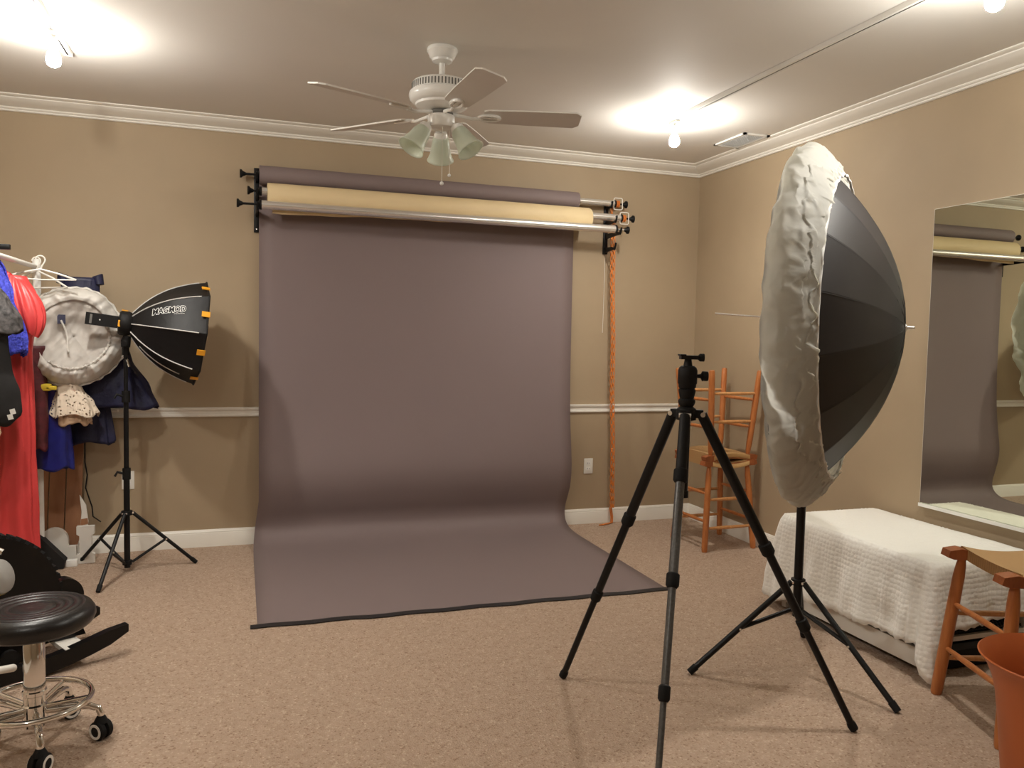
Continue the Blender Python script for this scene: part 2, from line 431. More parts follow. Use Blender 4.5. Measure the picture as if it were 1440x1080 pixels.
LAMPS = ((-.913, -3.32, 'small white spot with a lit bulb cut by the top right corner of the photo'),
         (-4.17, -1.36, 'small white spot glaring on the ceiling above the hanging dresses'),
         (-4.17, -2.42, 'lit track spot out of the frame, above the round stool'),
         (-4.17, -4.70, 'added unseen fill spot behind the viewer on the dress side'))  # unseen lamp added to brighten the surfaces facing the camera
for (x, y, lab) in LAMPS:
    h = copy_tree(h0); h.location = (x, y, H); h['label'] = lab
for (x, y) in [(-.913, -1.17)]+[q[:2] for q in LAMPS]:      # the beam of each reflector bulb
    ld = bpy.data.lights.new('reflector_beam', 'SPOT'); ld.energy = BEAM_W*(1 if y > -4 else .35); ld.color = BULB_COLOR
    ld.spot_size = math.radians(165); ld.spot_blend = 0.9; ld.shadow_soft_size = 0.03
    lo = bpy.data.objects.new('reflector_beam', ld); C.objects.link(lo); lo.location = (x, y-.006, H-.205)

# ceiling vent
t = thing('ceiling_vent', 'white rectangular air vent in the ceiling near the corner', 'vent', (-.235, -.875, H))
fx0, fx1, fy0, fy1 = -.335, -.145, -1.05, -.70
mb = MB()
for lo, hi in (((fx0, fy0), (fx0+.02, fy1)), ((fx1-.02, fy0), (fx1, fy1)), ((fx0, fy0), (fx1, fy0+.02)), ((fx0, fy1-.02), (fx1, fy1))):
    mb.box((lo[0], lo[1], H-.011), (hi[0], hi[1], H-.0005))
mb.build('frame', M['white_enamel'], t, smooth=False)
MB().box((fx0+.02, fy0+.02, H-.003), (fx1-.02, fy1-.02, H-.001)).build('duct_backing', M['grille'], t, smooth=False)
for i in range(11):
    x = fx0+.03+i*.0135
    MB().obox((x, (fy0+fy1)/2, H-.008), (.005, 0, .003), (0, .155, 0), (-.0004, 0, .0007)).build('slat', M['white_enamel'], t, smooth=False)

# ------------------------------------------------------------------ ceiling fan
FX, FY = -2.49, -1.765
fan = thing('ceiling_fan', 'white five-blade ceiling fan with unlit frosted glass lamps', 'ceiling fan', (FX, FY, H))
O = (FX, FY, 0)
MB().lathe([(.066, H), (.071, H-.006), (.071, H-.018), (.066, H-.022), (.058, H-.045), (.048, H-.052), (.046, H-.062), (.034, H-.068), (.014, H-.07)], O, n=32).build('canopy', M['white_enamel'], fan)
MB().tube([(FX, FY, H-.065), (FX, FY, 2.585)], .0135, 16).build('downrod', M['white_enamel'], fan)
mo = MB().lathe([(.02, 2.592), (.05, 2.590), (.110, 2.586), (.132, 2.580), (.138, 2.573), (.139, 2.537), (.150, 2.531), (.152, 2.515), (.148, 2.500), (.136, 2.487), (.122, 2.482), (.120, 2.472), (.105, 2.464), (.06, 2.455), (.02, 2.452)], O, n=48).build('motor_housing', M['white_enamel'], fan)
mb = MB()
for k in range(56):
    a = 2*PI*k/56; d = V(math.cos(a), math.sin(a), 0); s = V(-math.sin(a), math.cos(a), 0)
    mb.obox(V(FX, FY, 2.555)+d*.1388, s*.0030, d*.0012, V(0, 0, .0145))
mb.build('cooling_slots', M['grille'], mo, smooth=False)
MB().lathe([(.02, 2.456), (.052, 2.450), (.056, 2.437), (.052, 2.432), (.02, 2.430)], O, n=24).build('flywheel', M['grille'], fan)
MB().lathe([(.03, 2.432), (.062, 2.430), (.064, 2.424), (.064, 2.385), (.060, 2.376), (.035, 2.366), (.012, 2.362)], O, n=32).build('switch_housing', M['white_enamel'], fan)
for k in range(5):
    a = math.radians(-157.6+72*k)
    d = V(math.cos(a), math.sin(a), 0); s = V(-math.sin(a), math.cos(a), 0)
    tw = math.radians(13)
    w = s*math.cos(tw)-V(0, 0, 1)*math.sin(tw); nrm = d.cross(w)
    base = V(FX, FY, 2.438)
    # blade outline with clipped tip corners
    outl = [(.20, -.048), (.225, -.058), (.40, -.066), (.632, -.070), (.657, -.046), (.657, .046), (.632, .070), (.40, .066), (.225, .058), (.20, .048)]
    bl = MB(); top = [base+d*r+w*q+nrm*.0035 for r, q in outl]; bot = [base+d*r+w*q-nrm*.0035 for r, q in outl]
    n = len(outl)
    blade = MB().add(top+bot, [tuple(range(n)), tuple(range(2*n-1, n-1, -1))]).build('blade', M['blade'], fan, smooth=False)
    MB().add(top+bot, [(i, (i+1) % n, n+(i+1) % n, n+i) for i in range(n)]).build('edge_band', M['blade_edge'], blade, smooth=False)
    # blade iron with oval loop plate
    ir = MB()
    ir.tube([base+d*.055+V(0, 0, .0), base+d*.10+V(0, 0, -.006), base+d*.15+V(0, 0, -.016), base+d*.185-nrm*.010], [.010, .008, .008, .009], 10)
    ring = [base+d*(.225+.05*math.cos(q))+w*(.024*math.sin(q))-nrm*.009 for q in [2*PI*i/24 for i in range(24)]]
    ir.tube(ring, .0075, 8, closed=True)
    ir.obox(base+d*.225-nrm*.008, d*.045, w*.006, nrm*.003)
    ir.build('blade_arm', M['white_enamel'], fan)
# lamp arms and shades
for az in (77, -163, -43):
    a = math.radians(az)
    d = V(math.cos(a), math.sin(a), 0)
    ax = (d*.58+V(0, 0, -.815)).normalized()
    p0 = V(FX, FY, 2.385)+d*.05; p1 = p0+d*.022+V(0, 0, -.004)
    MB().tube([p0, p0+d*.012, p1, p1+ax*.02], .011, 10).lathe([(.012, 0), (.028, .004), (.032, .016), (.032, .036), (.028, .040)], p1+ax*.006, ax, 20).build('lamp_arm', M['white_enamel'], fan)
    so = p1+ax*.030
    sh = MB().lathe([(.027, 0), (.033, .007), (.039, .030), (.043, .060), (.049, .090), (.058, .112), (.063, .121)], so, ax, 32, caps=False)
    shade = sh.build('lamp_shade', M['frost'], fan); solidify(shade, .003)
    MB().lathe([(.010, .0), (.014, .006), (.015, .035), (.022, .05), (.022, .068), (.015, .082), (.002, .088)], so, ax, 14).build('bulb', M['white_plastic'], fan)
for (dx, dy, z0, z1, rr) in ((-.004, -.045, 2.362, 2.12, .0095), (.040, -.010, 2.362, 2.165, .008)):
    MB().tube([(FX+dx, FY+dy, z0+.01), (FX+dx, FY+dy, z1)], .0013, 6).build('pull_chain', M['trim'], fan)
    MB().ball((FX+dx, FY+dy, z1-rr), rr, 12, 8).build('chain_fob', M['white_enamel'], fan)

# ------------------------------------------------------------------ outlets
def outlet(x, z, label):
    t = thing('wall_outlet', label, 'outlet', (x, 0, z), 'wall outlets')
    MB().box((x-.036, -.007, z-.058), (x+.036, -.0003, z+.058), .003).build('cover_plate', M['white_plastic'], t)
    for dz in (.02, -.02):
        f = MB().box((x-.017, -.0095, z+dz-.014), (x+.017, -.0068, z+dz+.014), .002).build('receptacle', M['white_enamel'], t)
        MB().box((x-.008, -.0102, z+dz-.004), (x-.005, -.0094, z+dz+.007)).box((x+.005, -.0102, z+dz-.004), (x+.008, -.0094, z+dz+.006)).build('slots', M['grille'], f, smooth=False)
outlet(-.8865, .44, 'white wall outlet between the paper backdrop and the orange chain')
outlet(-4.05, .454, 'white wall outlet behind the pole of the softbox stand')

# ------------------------------------------------------------------ backdrop system on the wall
def bracket(x, z0, z1, hooks, side, label):
    t = thing('backdrop_bracket', label, 'bracket', (x, 0, (z0+z1)/2), 'black hook brackets of the backdrop rolls')
    MB().box((x-.017, -.018, z0), (x+.017, -.0004, z1), .003).build('wall_plate', M['black'], t)
    for (hy, hz) in hooks:
        mb = MB()
        mb.prism([(x-.006, -.015, hz-.045), (x-.006, hy+.03, hz-.035), (x-.006, hy-.012, hz-.037), (x-.006, hy-.03, hz-.005), (x-.006, hy-.034, hz+.012),
                  (x-.006, hy-.026, hz+.014), (x-.006, hy-.018, hz-.008), (x-.006, hy-.0, hz-.020), (x-.006, hy+.022, hz-.012), (x-.006, -.015, hz-.008)], (.012, 0, 0))
        mb.build('hook', M['black'], t)
    for zz in (z0+.02, lerp(z0, z1, .36), z1-.03):
        MB().lathe([(.005, 0), (.0045, .002), (.001, .003)], (x, -.0175, zz), (0, -1, 0), 10).build('screw', M['steel'], t)
BY, BZ = (-.085, -.165, -.245), (2.400, 2.285, 2.190)
bracket(-3.283, 2.045, 2.455, [(y, z) for y, z in zip(BY, BZ)], -1, 'black steel hook bracket on the wall at the dress end of the rolls')
bracket(-.800, 2.035, 2.405, [(y, z) for y, z in zip(BY, BZ)]+[(-.16, 2.09)], 1, 'black steel hook bracket on the wall at the orange chain end of the rolls')

def bar(y, z, x0, x1, rad, label, kl, kr, sleeve=True):
    t = thing('crossbar', label, 'crossbar', (-2, y, z), 'aluminium crossbars on the wall hooks')
    MB().tube([(x0, y, z), (x1, y, z)], rad, 24).build('tube', M['steel'], t)
    for s, xe, kn in ((-1, x0, kl), (1, x1, kr)):
        if kn <= 0: continue
        m_ = M['steel'] if (s > 0 and z < 2.2) else M['black']
        MB().lathe([(rad+.004, 0), (rad+.004, .012), (.022, .018), (.014, .024)], (xe, y, z), (s, 0, 0), 20).build('end_plug', M['black'], t)
        MB().tube([(xe+s*.02, y, z), (xe+s*kn, y, z)], .0075, 10).build('spindle', m_, t)
        MB().lathe([(.010, kn-.03), (.013, kn-.022), (.018, kn-.012), (.026, kn-.006), (.027, kn+.004), (.024, kn+.006)], (xe, y, z), (s, 0, 0), 20).build('knob', M['black'], t)
# each roll: bar first, then the paper wound on it
bar(BY[0], BZ[0], -3.255, -.775, .024, 'top aluminium crossbar inside the mauve paper roll', .125, .100)
bar(BY[1], BZ[1], -3.255, -.760, .026, 'middle aluminium crossbar inside the cream paper roll', .08, .105)
bar(BY[2], BZ[2], -3.258, -.840, .028, 'lowest aluminium crossbar, left bare under the cream roll', .14, .105)

# mauve seamless paper: roll + sheet + tape
px0, px1 = -3.268, -1.068
RR = .060
paper = thing('paper_backdrop', 'mauve grey seamless paper backdrop sweeping from the wall onto the carpet', 'backdrop', (-2.17, -.3, 0))
rl = MB()
prof = []
for k in range(40):
    a = 2*PI*k/40; prof.append((BY[0]+RR*math.cos(a), BZ[0]+RR*math.sin(a)))
n = len(prof); rin = [(BY[0]+.0245*math.cos(2*PI*k/40), BZ[0]+.0245*math.sin(2*PI*k/40)) for k in range(40)]
rings = [[V(px0, y, z) for y, z in rin], [V(px0, y, z) for y, z in prof], [V(-2.1, y, z) for y, z in prof], [V(px1, y, z) for y, z in prof], [V(px1, y, z) for y, z in rin]]
rl.grid(rings, closed=True).build('roll', M['paper'], paper)
# profile of the hanging sheet (y,z); it comes off the wall side of the roll and belly-curves onto the floor
curve = [(-.028, 2.40), (-.032, 2.2), (-.034, 1.6), (-.040, 1.15), (-.056, .85), (-.082, .65), (-.103, .52), (-.108, .44), (-.098, .35), (-.072, .255), (-.048, .185), (-.040, .135), (-.046, .095), (-.075, .056), (-.13, .027), (-.22, .010), (-.40, .004), (-.8, .003), (-1.2, .003), (-1.580, .003)]
def catmull(pts, per=6):
    out = []
    P = [Vector((*p, 0)) for p in pts]
    for i in range(len(P)-1):
        p0, p1, p2, p3 = P[max(i-1, 0)], P[i], P[i+1], P[min(i+2, len(P)-1)]
        for k in range(per):
            t = k/per
            q = 0.5*((2*p1)+(p2-p0)*t+(2*p0-5*p1+4*p2-p3)*t*t+(3*p1-p0-3*p2+p3)*t**3)
            out.append((q.x, max(q.y, .003)))
    out.append(pts[-1]); return out
cv = catmull(curve)
XN = 24
rows = []
for y, z in cv:
    row = []
    for k in range(XN+1):
        u = k/XN
        x = lerp(px0-(.035 if z < .3 else .0)*min(1, (.3-z)/.3 if z < .3 else 0), px1-(.03 if z < .3 else 0)*min(1, (.3-z)/.3 if z < .3 else 0), u)
        row.append(V(x, y, z))
    rows.append(row)
sh = MB().grid(rows).build('sheet', M['paper'], paper, angle=80); solidify(sh, .0008, 0)
tp = [V(lerp(-3.335, -1.08, k/24), -1.585+.006*math.sin(k*1.7)+(.006 if k < 6 else 0), .0055) for k in range(25)]
mb = MB(); mb.grid([[p+V(0, .022, 0) for p in tp], [p+V(0, -.024, -.001) for p in tp]])
tt = mb.build('tape_strip', M['tape'], paper, smooth=False); solidify(tt, .002, 0)
tt['label'] = 'black tape strip along the front edge of the paper'

# cream roll
cr = thing('cream_paper_roll', 'cream paper roll on the middle crossbar', 'paper roll', (-2.1, BY[1], BZ[1]))
cx0, cx1, RC = -3.222, -1.003, .077
CY, CZ = BY[1], BZ[1]-.022
def ringp(x, r, c=(CY, CZ)): return [V(x, c[0]+r*math.cos(2*PI*k/48), c[1]+r*math.sin(2*PI*k/48)) for k in range(48)]
MB().grid([ringp(cx0+.004, .05), ringp(cx0+.002, RC-.012), ringp(cx0, RC-.004), ringp(cx0+.004, RC), ringp(-2.1, RC), ringp(cx1-.012, RC), ringp(cx1-.002, RC-.006), ringp(cx1, RC-.016), ringp(cx1, .05)], closed=True).build('roll', M['cream_paper'], cr)
rows = []
for j in range(7):
    row = []
    for k in range(41):
        u = k/40; x = lerp(cx0+.03, cx1-.02, u)
        drop = (.076 if u < .05 else lerp(.076, .045, min(1, u/.75)))+.003*math.sin(u*16)+.002*math.sin(u*41)
        row.append(V(x, BY[2]+.043+.008*math.sin(u*9)*(j/6) - .0*j, CZ-.04-(drop)*(j/6)))
    rows.append(row)
fl = MB().grid(rows).build('loose_flap', M['cream_paper'], cr, angle=80); solidify(fl, .0008, 0)

# orange chain drives
def chain_drive(x, y, z, label, frame=True):
    t = thing('chain_drive', label, 'chain drive', (x, y, z), 'chain drives at the end of the rolls')
    mb = MB(); a = .042; r = .006
    loop = []
    for (cx, cz, a0) in ((1, 1, 0), (-1, 1, 90), (-1, -1, 180), (1, -1, 270)):
        for q in range(4):
            th = math.radians(a0+q*30); loop.append(V(x+(cx*(a-.012)+.012*math.cos(th))*.82, y-.006, z+cz*(a-.012)+.012*math.sin(th)))
    mb.tube(loop, .0035, 8, closed=True).build('guard_frame', M['white_plastic'], t)
    MB().lathe([(.012, -.014), (.026, -.013), (.026, -.009), (.017, -.006), (.017, .006), (.026, .009), (.026, .013), (.012, .014)], (x-.006, y, z), (1, 0, 0), 20).build('sprocket', M['orange'], t)
    mb = MB()
    for k in range(12):
        th = 2*PI*k/12; mb.ball((x-.006, y+.020*math.cos(th), z+.020*math.sin(th)), .0058, 8, 6)
    mb.build('wound_links', M['orange'], t)
chain_drive(-.742, BY[0], BZ[0], 'orange chain drive in a white frame on the end of the top roll')
chain_drive(-.728, BY[1], BZ[1], 'orange chain drive in a white frame on the end of the cream roll')
t = thing('bead_chain', 'orange plastic link chain hanging down the wall to the carpet', 'chain', (-.75, -.1, 0))
def chain_strand(x0, ytop, ztop, x1, pts_tail):
    links = MB(); n = 74
    path = [V(lerp(x0, x1, i/n)+.002*math.sin(i*.25), -.062+.002*math.sin(i*.17), lerp(ztop, .12, i/n)) for i in range(n+1)]
    for i in range(n):
        p, q = path[i], path[i+1]; d = (q-p); l = d.length
        mid = (p+q)/2
        hw = .0085
        if i % 2 == 0:
            links.obox(mid+V(-hw, 0, 0), V(.0022, 0, 0), V(0, .0022, 0), d*.55); links.obox(mid+V(hw, 0, 0), V(.0022, 0, 0), V(0, .0022, 0), d*.55)
            links.obox(p, V(hw, 0, 0), V(0, .0022, 0), V(0, 0, .0022)); links.obox(q, V(hw, 0, 0), V(0, .0022, 0), V(0, 0, .0022))
        else:
            links.obox(mid, V(.0065, 0, 0), V(0, .006, 0), d*.36)
    return links, path
l1, pth = chain_strand(-.757, BY[1]+.02, 2.26, -.696, None)
o1 = l1.build('strand', M['orange'], t, smooth=False); o1['kind'] = 'stuff'
l2, _ = chain_strand(-.780, BY[0]+.02, 2.38, -.712, None)
o2 = l2.build('strand', M['orange'], t, smooth=False); o2['kind'] = 'stuff'
mb = MB(); tail = [V(-.700, -.035, .12), V(-.69, -.04, .05), V(-.695, -.05, .008), V(-.74, -.075, .006), V(-.80, -.10, .006)]
mb.tube(tail, .006, 8); mb.tube([p+V(-.012, 0, 0) for p in tail[:3]]+[V(-.75, -.085, .006), V(-.83, -.105, .006)], .005, 8)
mb.build('tail', M['orange'], t)
MB().tube([(-.795, -.0035, 2.04), (-.797, -.003, 1.6), (-.80, -.0035, 1.45)], .0016, 6).build('cord', M['trim'], t)

# ------------------------------------------------------------------ light stands
def stand(label, base, top, collar_z, lower_z, feet, joints, r=.017, leg_r=.0105):
    t = thing('light_stand', label, 'light stand', (base[0], base[1], 0), 'black light stands')
    bx, by = base[0], base[1]
    zs = [lower_z-.03]+list(joints)+[top]
    rr = r
    for a, b in zip(zs, zs[1:]):
        MB().tube([(bx, by, a), (bx, by, b)], rr, 14).build('pole', M['black'], t); rr *= .82
    for z in joints:
        cl = MB().tube([(bx, by, z-.035), (bx, by, z+.03)], r*1.35, 14).build('clamp', M['black_matte'], t)
        MB().tube([(bx-.014, by-.01, z+.0), (bx-.045, by-.02, z+.012), (bx-.058, by-.022, z-.012)], [.007, .0075, .007], 8).build('lever', M['black_matte'], cl)
    MB().lathe([(.020, -.014), (.030, -.012), (.030, .012), (.020, .014)], (bx, by, collar_z), n=16).build('collar', M['black_matte'], t)
    MB().lathe([(.018, -.014), (.026, -.012), (.026, .012), (.018, .014)], (bx, by, lower_z), n=16).build('sliding_collar', M['black_matte'], t)
    for f in feet:
        f = V(*f); d = (V(f.x, f.y, 0)-V(bx, by, 0)).normalized()
        p0 = V(bx, by, collar_z)+d*.03; p1 = f+V(0, 0, .010)
        lg = MB().tube([p0, p1], leg_r, 10).build('leg', M['black'], t)
        e = (p1-p0).normalized()
        MB().tube([p1-e*.035, p1+e*.004], [leg_r*1.25, leg_r*1.15], 10).build('foot_cap', M['black_rubber'], lg)
        mid = lerp(p0, p1, .52)
        MB().tube([V(bx, by, lower_z)+d*.026, mid], leg_r*.75, 8).build('brace', M['black'], t)
        pp = MB().tube([p0-d.cross(V(0, 0, 1))*.014, p0+d.cross(V(0, 0, 1))*.014], .006, 8).tube([mid-d.cross(V(0, 0, 1))*.014, mid+d.cross(V(0, 0, 1))*.014], .005, 8)
        pp.build('rivet', M['steel'], lg)
    return t
stand('black light stand under the octagonal softbox', (-4.0, -.47), 1.29, .345, .055,
      [(-3.635, -.39, 0), (-4.095, -.841, 0), (-4.287, -.216, 0)], (.575, 1.02), r=.0165)
stand('black light stand under the large white-edged umbrella', (-1.118, -2.70), 1.44, .385, .265,
      [(-1.583, -2.617, 0), (-1.0, -3.15, 0), (-.83, -2.40, 0)], (.80,), r=.0185, leg_r=.0125)

# ------------------------------------------------------------------ octagonal softbox with speedlight (on the left stand)
hub = V(-3.975, -.47, 1.432)
ax = V(.978, .16, -.125).normalized()
side = ax.cross(V(0, 0, 1)).normalized()      # points to the viewer
upv = side.cross(ax).normalized()
sb = thing('octagonal_softbox', 'black octagonal softbox with grey piping and orange tabs on the stand by the dresses', 'softbox', hub)
PROF = [(.0, .055), (.025, .088), (.06, .130), (.11, .178), (.17, .222), (.235, .256), (.31, .285), (.375, .303)]
def oct_pt(s, r, ang, bulge=0.0): return hub+ax*s+(side*math.cos(ang)+upv*math.sin(ang))*r
rows = []
K = 8
def shell_r(r, ang, s):
    # flat octagon panels, slightly hollow between ribs
    q = (ang % (PI/4)) - PI/8
    flat = math.cos(PI/8)/math.cos(q)
    return r*flat*(1-.015*math.cos(q*8/2)*min(1, s/.1))
prf = catmull(PROF, 3)
for s, r in prf:
    rows.append([oct_pt(s, shell_r(r, 2*PI*k/64, s), 2*PI*k/64) for k in range(64)])
shell = MB().grid(rows, closed=True).build('shell', M['softbox'], sb, angle=30); solidify(shell, .002, -1, False)
for k in range(8):
    a = k*PI/4
    MB().tube([oct_pt(s, shell_r(r, a, s)+.002, a) for s, r in prf if s < .345], .0035, 6).build('piping', M['piping'], sb)
    a2 = a+PI/8
    s1 = .375; r1 = .303*math.cos(PI/8)
    pc = oct_pt(s1-.012, r1+.004, a2); rd = (side*math.cos(a2)+upv*math.sin(a2)); tg = ax.cross(rd)
    MB().obox(pc, ax*.022, tg*.016, rd*.003).build('tab', M['orange_metal'], sb, smooth=False)
# front rim and white diffuser
rim = [oct_pt(.375, shell_r(.303, 2*PI*k/64, .355), 2*PI*k/64) for k in range(64)]
MB().tube(rim, .006, 8, closed=True).build('rim', M['black_matte'], sb)
MB().add([hub+ax*.352]+[oct_pt(.352, shell_r(.282, 2*PI*k/64, .3), 2*PI*k/64) for k in range(64)], [(0, 1+k, 1+(k+1) % 64) for k in range(64)]).build('front_diffuser', M['sock'], sb)
# hub ring
MB().lathe([(.03, -.062), (.062, -.058), (.070, -.048), (.070, -.012), (.066, .0), (.058, .012), (.03, .014)], hub, ax, 28).build('mounting_ring', M['black_matte'], sb)
MB().obox(hub-ax*.035+upv*.071, ax*.016, side*.012, upv*.004).obox(hub-ax*.058+side*.058-upv*.005, ax*.006, side*.005, upv*.018).build('release_tab', M['orange_metal'], sb, smooth=False)
zp = [oct_pt(s, shell_r(r, -PI*.42, s)+.003, -PI*.42) for s, r in prf if .05 < s < .30]
MB().tube(zp, .003, 6).build('zip', M['piping'], sb)
def text_mesh(txt, size, offset=0.0):
    cu = bpy.data.curves.new('txt', 'FONT'); cu.body = txt; cu.size = size; cu.offset = offset; cu.align_x = 'CENTER'; cu.align_y = 'CENTER'; cu.resolution_u = 3
    ob = bpy.data.objects.new('txt', cu); C.objects.link(ob)
    dg = bpy.context.evaluated_depsgraph_get()
    me = bpy.data.meshes.new_from_object(ob.evaluated_get(dg))
    vs = [v.co.copy() for v in me.vertices]; fs = [tuple(p.vertices) for p in me.polygons]
    bpy.data.objects.remove(ob); bpy.data.curves.remove(cu); bpy.data.meshes.remove(me)
    return vs, fs
def on_shell(u, v, lift):
    # u along axis from s=.17, v around the panel between the first two upper ribs
    s = .155+u
    r = interp(prf, s)
    a = PI*.165+v/max(r, .05)
    return oct_pt(s, shell_r(r, a, s)+lift, a)
for txt, sz, w, dv, off, lift, mt, nm in (('MAGMOD', .056, .64, .0, .0050, .0035, 'white_mark', 'logo_outline'), ('MAGMOD', .056, .64, .0, .0012, .0046, 'black_matte', 'logo_lettering')):
    vs, fs = text_mesh(txt, sz, off)
    ms = MB().add([on_shell(p.x*w+.024, p.y*.9+dv, lift) for p in vs], fs).build(nm, M[mt], sb, smooth=False)
    ms['label'] = 'white MAGMOD logo print' if mt == 'white_mark' else 'dark MAGMOD letters'
mb = MB()
for k in range(9): mb.obox(on_shell(.05+k*.006, -.028, .004), ax*.0022, upv*.0016, side*.0004)
mb.build('logo_small_print', M['white_mark'], sb, smooth=False)
# flash unit held by the ring: own thing
fl = thing('flash_unit', 'black speedlight plugged into the back of the softbox', 'flash', hub-ax*.13)
fdir = ax
MB().obox(hub-ax*.145, ax*.082, side*.020, upv*.034).build('body', M['black_matte'], fl, smooth=False)
MB().obox(hub-ax*.20+side*.0205, ax*.006, side*.0006, upv*.026).build('label_plate', M['grille'], fl, smooth=False)
MB().lathe([(.004, 0), (.003, .001)], hub-ax*.155+side*.0202, side, 10).build('screw', M['white_mark'], fl)
# swivel bracket between stand and ring
br = thing('swivel_bracket', 'black swivel bracket joining the softbox ring to its stand', 'bracket', (-4.0, -.47, 1.29))
MB().tube([(-4.0, -.47, 1.255), (-4.0, -.47, 1.30)], .019, 14).build('socket', M['black_matte'], br)
MB().tube([(-4.0, -.47, 1.30), (-3.998, -.47, 1.335), (-3.99, -.47, 1.365)], [.024, .026, .020], 12).build('tilt_head', M['black_matte'], br)
MB().tube([(-4.0, -.50, 1.325), (-4.0, -.535, 1.32)], [.008, .016], 10).build('tilt_knob', M['black_matte'], br)
MB().tube([(-3.99, -.497, 1.23), (-3.985, -.515, 1.225), (-3.975, -.52, 1.19)], .006, 8).build('lock_lever', M['chrome'], br)

# ------------------------------------------------------------------ umbrella with diffuser sock
UC = V(-1.176, -2.722, 1.472)
th, tilt = .15, -.004
pl = V(-.772, .635, 0); aw = V(.635, .772, 0)
a2 = pl*math.cos(th)+aw*math.sin(th)
AX = (a2*math.cos(tilt)+V(0, 0, math.sin(tilt))).normalized()    # towards the lit side
HX = V(-a2.y, a2.x, 0).normalized(); VX = AX.cross(HX).normalized()
if VX.z < 0: VX = -VX
RU = .705; DU = .388
um = thing('photo_umbrella', 'large black parabolic umbrella wearing a gathered white diffuser cover', 'umbrella', (-1.118, -2.70, 1.44))
def upt(s, r, a): return UC+AX*s+(HX*math.cos(a)+VX*math.sin(a))*r
def dome(s):  # s from 0 (rim) to -DU (tip)
    return RU*math.sqrt(max(0, 1-(-s/DU)**1.15))
NR = 16
for k in range(NR):
    rows = []
    for i in range(15):
        t = i/14; s = -DU+DU*(1-(1-t)**1.0)*.985+.0001
        s = -DU*(1-t**1.7)
        r = dome(s)
        row = []
        for j in range(7):
            a = 2*PI*(k+(j/6-.5)*1.03+.5)/NR+PI/16
            q = (j/6-.5)*2
            row.append(upt(s, r*(1-.0192*(1-q*q)), a))
        rows.append(row)
    g = MB().grid(rows).build('canopy_panel', M['umbrella'], um, angle=80); solidify(g, .0012, -1, False)
for k in range(NR):
    a = 2*PI*k/NR+PI/16
    MB().tube([upt(-DU*(1-(i/10)**1.7), max(dome(-DU*(1-(i/10)**1.7))-.010, .004), a) for i in range(11)], .0028, 6).build('rib', M['black'], um)
MB().lathe([(.014, 0), (.014, .008), (.007, .012), (.006, .035), (.002, .038)], upt(-DU, 0, 0)+AX*.004, -AX, 14).build('tip', M['steel'], um)
MB().tube([upt(-DU+.01, 0, 0), upt(.36, 0, 0)+V(0, 0, .055)], .0042, 10).build('shaft', M['steel'], um)
# diffuser cover: front, rim roll and gathered elastic edge behind the rim
random.seed(5)
ph = [(random.randint(5, 13), random.uniform(0, 6.28), random.uniform(.5, 1)) for _ in range(5)]
ph2 = [(random.randint(26, 64), random.uniform(0, 6.28), random.uniform(.4, 1)) for _ in range(7)]
SP = [(.058, .10), (.056, .28), (.050, .47), (.038, .59), (.018, .675), (-.006, .722), (-.040, .735), (-.075, .718), (-.104, .688), (-.128, .655), (-.146, .624), (-.155, .608), (-.150, .602)]
sp = catmull(SP, 8)
NA = 480
rows = []
for i, (s, r) in enumerate(sp):
    t = i/(len(sp)-1)
    row = []
    for k in range(NA):
        a = 2*PI*k/NA
        g = max(0, (t-.34)/.66)
        lo = sum(w*math.sin(n*a+p+t*2.2) for n, p, w in ph)/5
        # irregular gathers: fine pleats whose phase drifts with t
        hi = sum(w*math.sin(n*a+p+3.0*math.sin(2.3*a+p)*(1-t)+t*p) for n, p, w in ph2)/7
        ca, sa = math.cos(a), math.sin(a)
        nz = noise.noise(V(ca*6, sa*6, t*5))
        def ridge(q): return 1-2*abs(noise.noise(q))          # sharp creases
        c1 = ridge(V(ca*5+2, sa*5, t*3.2)); c2 = ridge(V(ca*13, sa*13+4, t*7+1)); c3 = ridge(V(ca*30, sa*30, t*7+7))
        fade = max(0, min(1, (.955-t)/.10)); env = min(1, g*2.2)*fade
        dr = (.007*lo*min(1, t*2.5)+.008*nz*min(1, t*2))*fade+.016*hi*env+.012*(c1-.5)*min(1, t*2.2)*fade+.018*(c2-.5)*env+.014*(c3-.5)*env*min(1, max(0, (t-.55)/.2))
        gather = .62+.10*math.sin(5*a+1)+.08*nz
        ridge_ = .014*max(0, 1-abs((t-gather-.12)/.022))*fade
        ds = .008*lo*t*fade+.012*hi*env+.016*(c2-.5)*env+.010*(c3-.5)*env+.012*(c1-.5)*min(1, t*3)*fade
        base_r = r + .008*math.sin(3*a+1)
        row.append(upt(s+ds, base_r+dr+ridge_*.8, a))
    rows.append(row)
mb = MB(); mb.grid(rows, closed=True)
c0 = len(mb.v); mb.v.append(upt(.072, 0, 0)); mb.f += [(c0, k, (k+1) % NA) for k in range(NA)]
sock = mb.build('diffuser_cover', M['sock'], um, angle=120)
sock['label'] = 'translucent white diffuser cover gathered behind the rim'
el = []
for k in range(NA):
    a = 2*PI*k/NA; el.append(upt(-.153, .607+.008*math.sin(3*a+1)+.004*math.sin(37*a), a))
MB().tube(el, .0055, 6, closed=True).build('elastic_hem', M['white_mark'], um)
# strobe bracket that clamps the shaft to the stand (inside the cover)
ub = thing('umbrella_bracket', 'black bracket clamping the umbrella shaft onto its stand', 'bracket', (-1.118, -2.70, 1.44))
MB().tube([(-1.118, -2.70, 1.42), (-1.118, -2.70, 1.465)], .018, 12).build('socket', M['black_matte'], ub)
MB().box((-1.14, -2.72, 1.455), (-1.095, -2.675, 1.50), .004).build('clamp_block', M['black_matte'], ub)

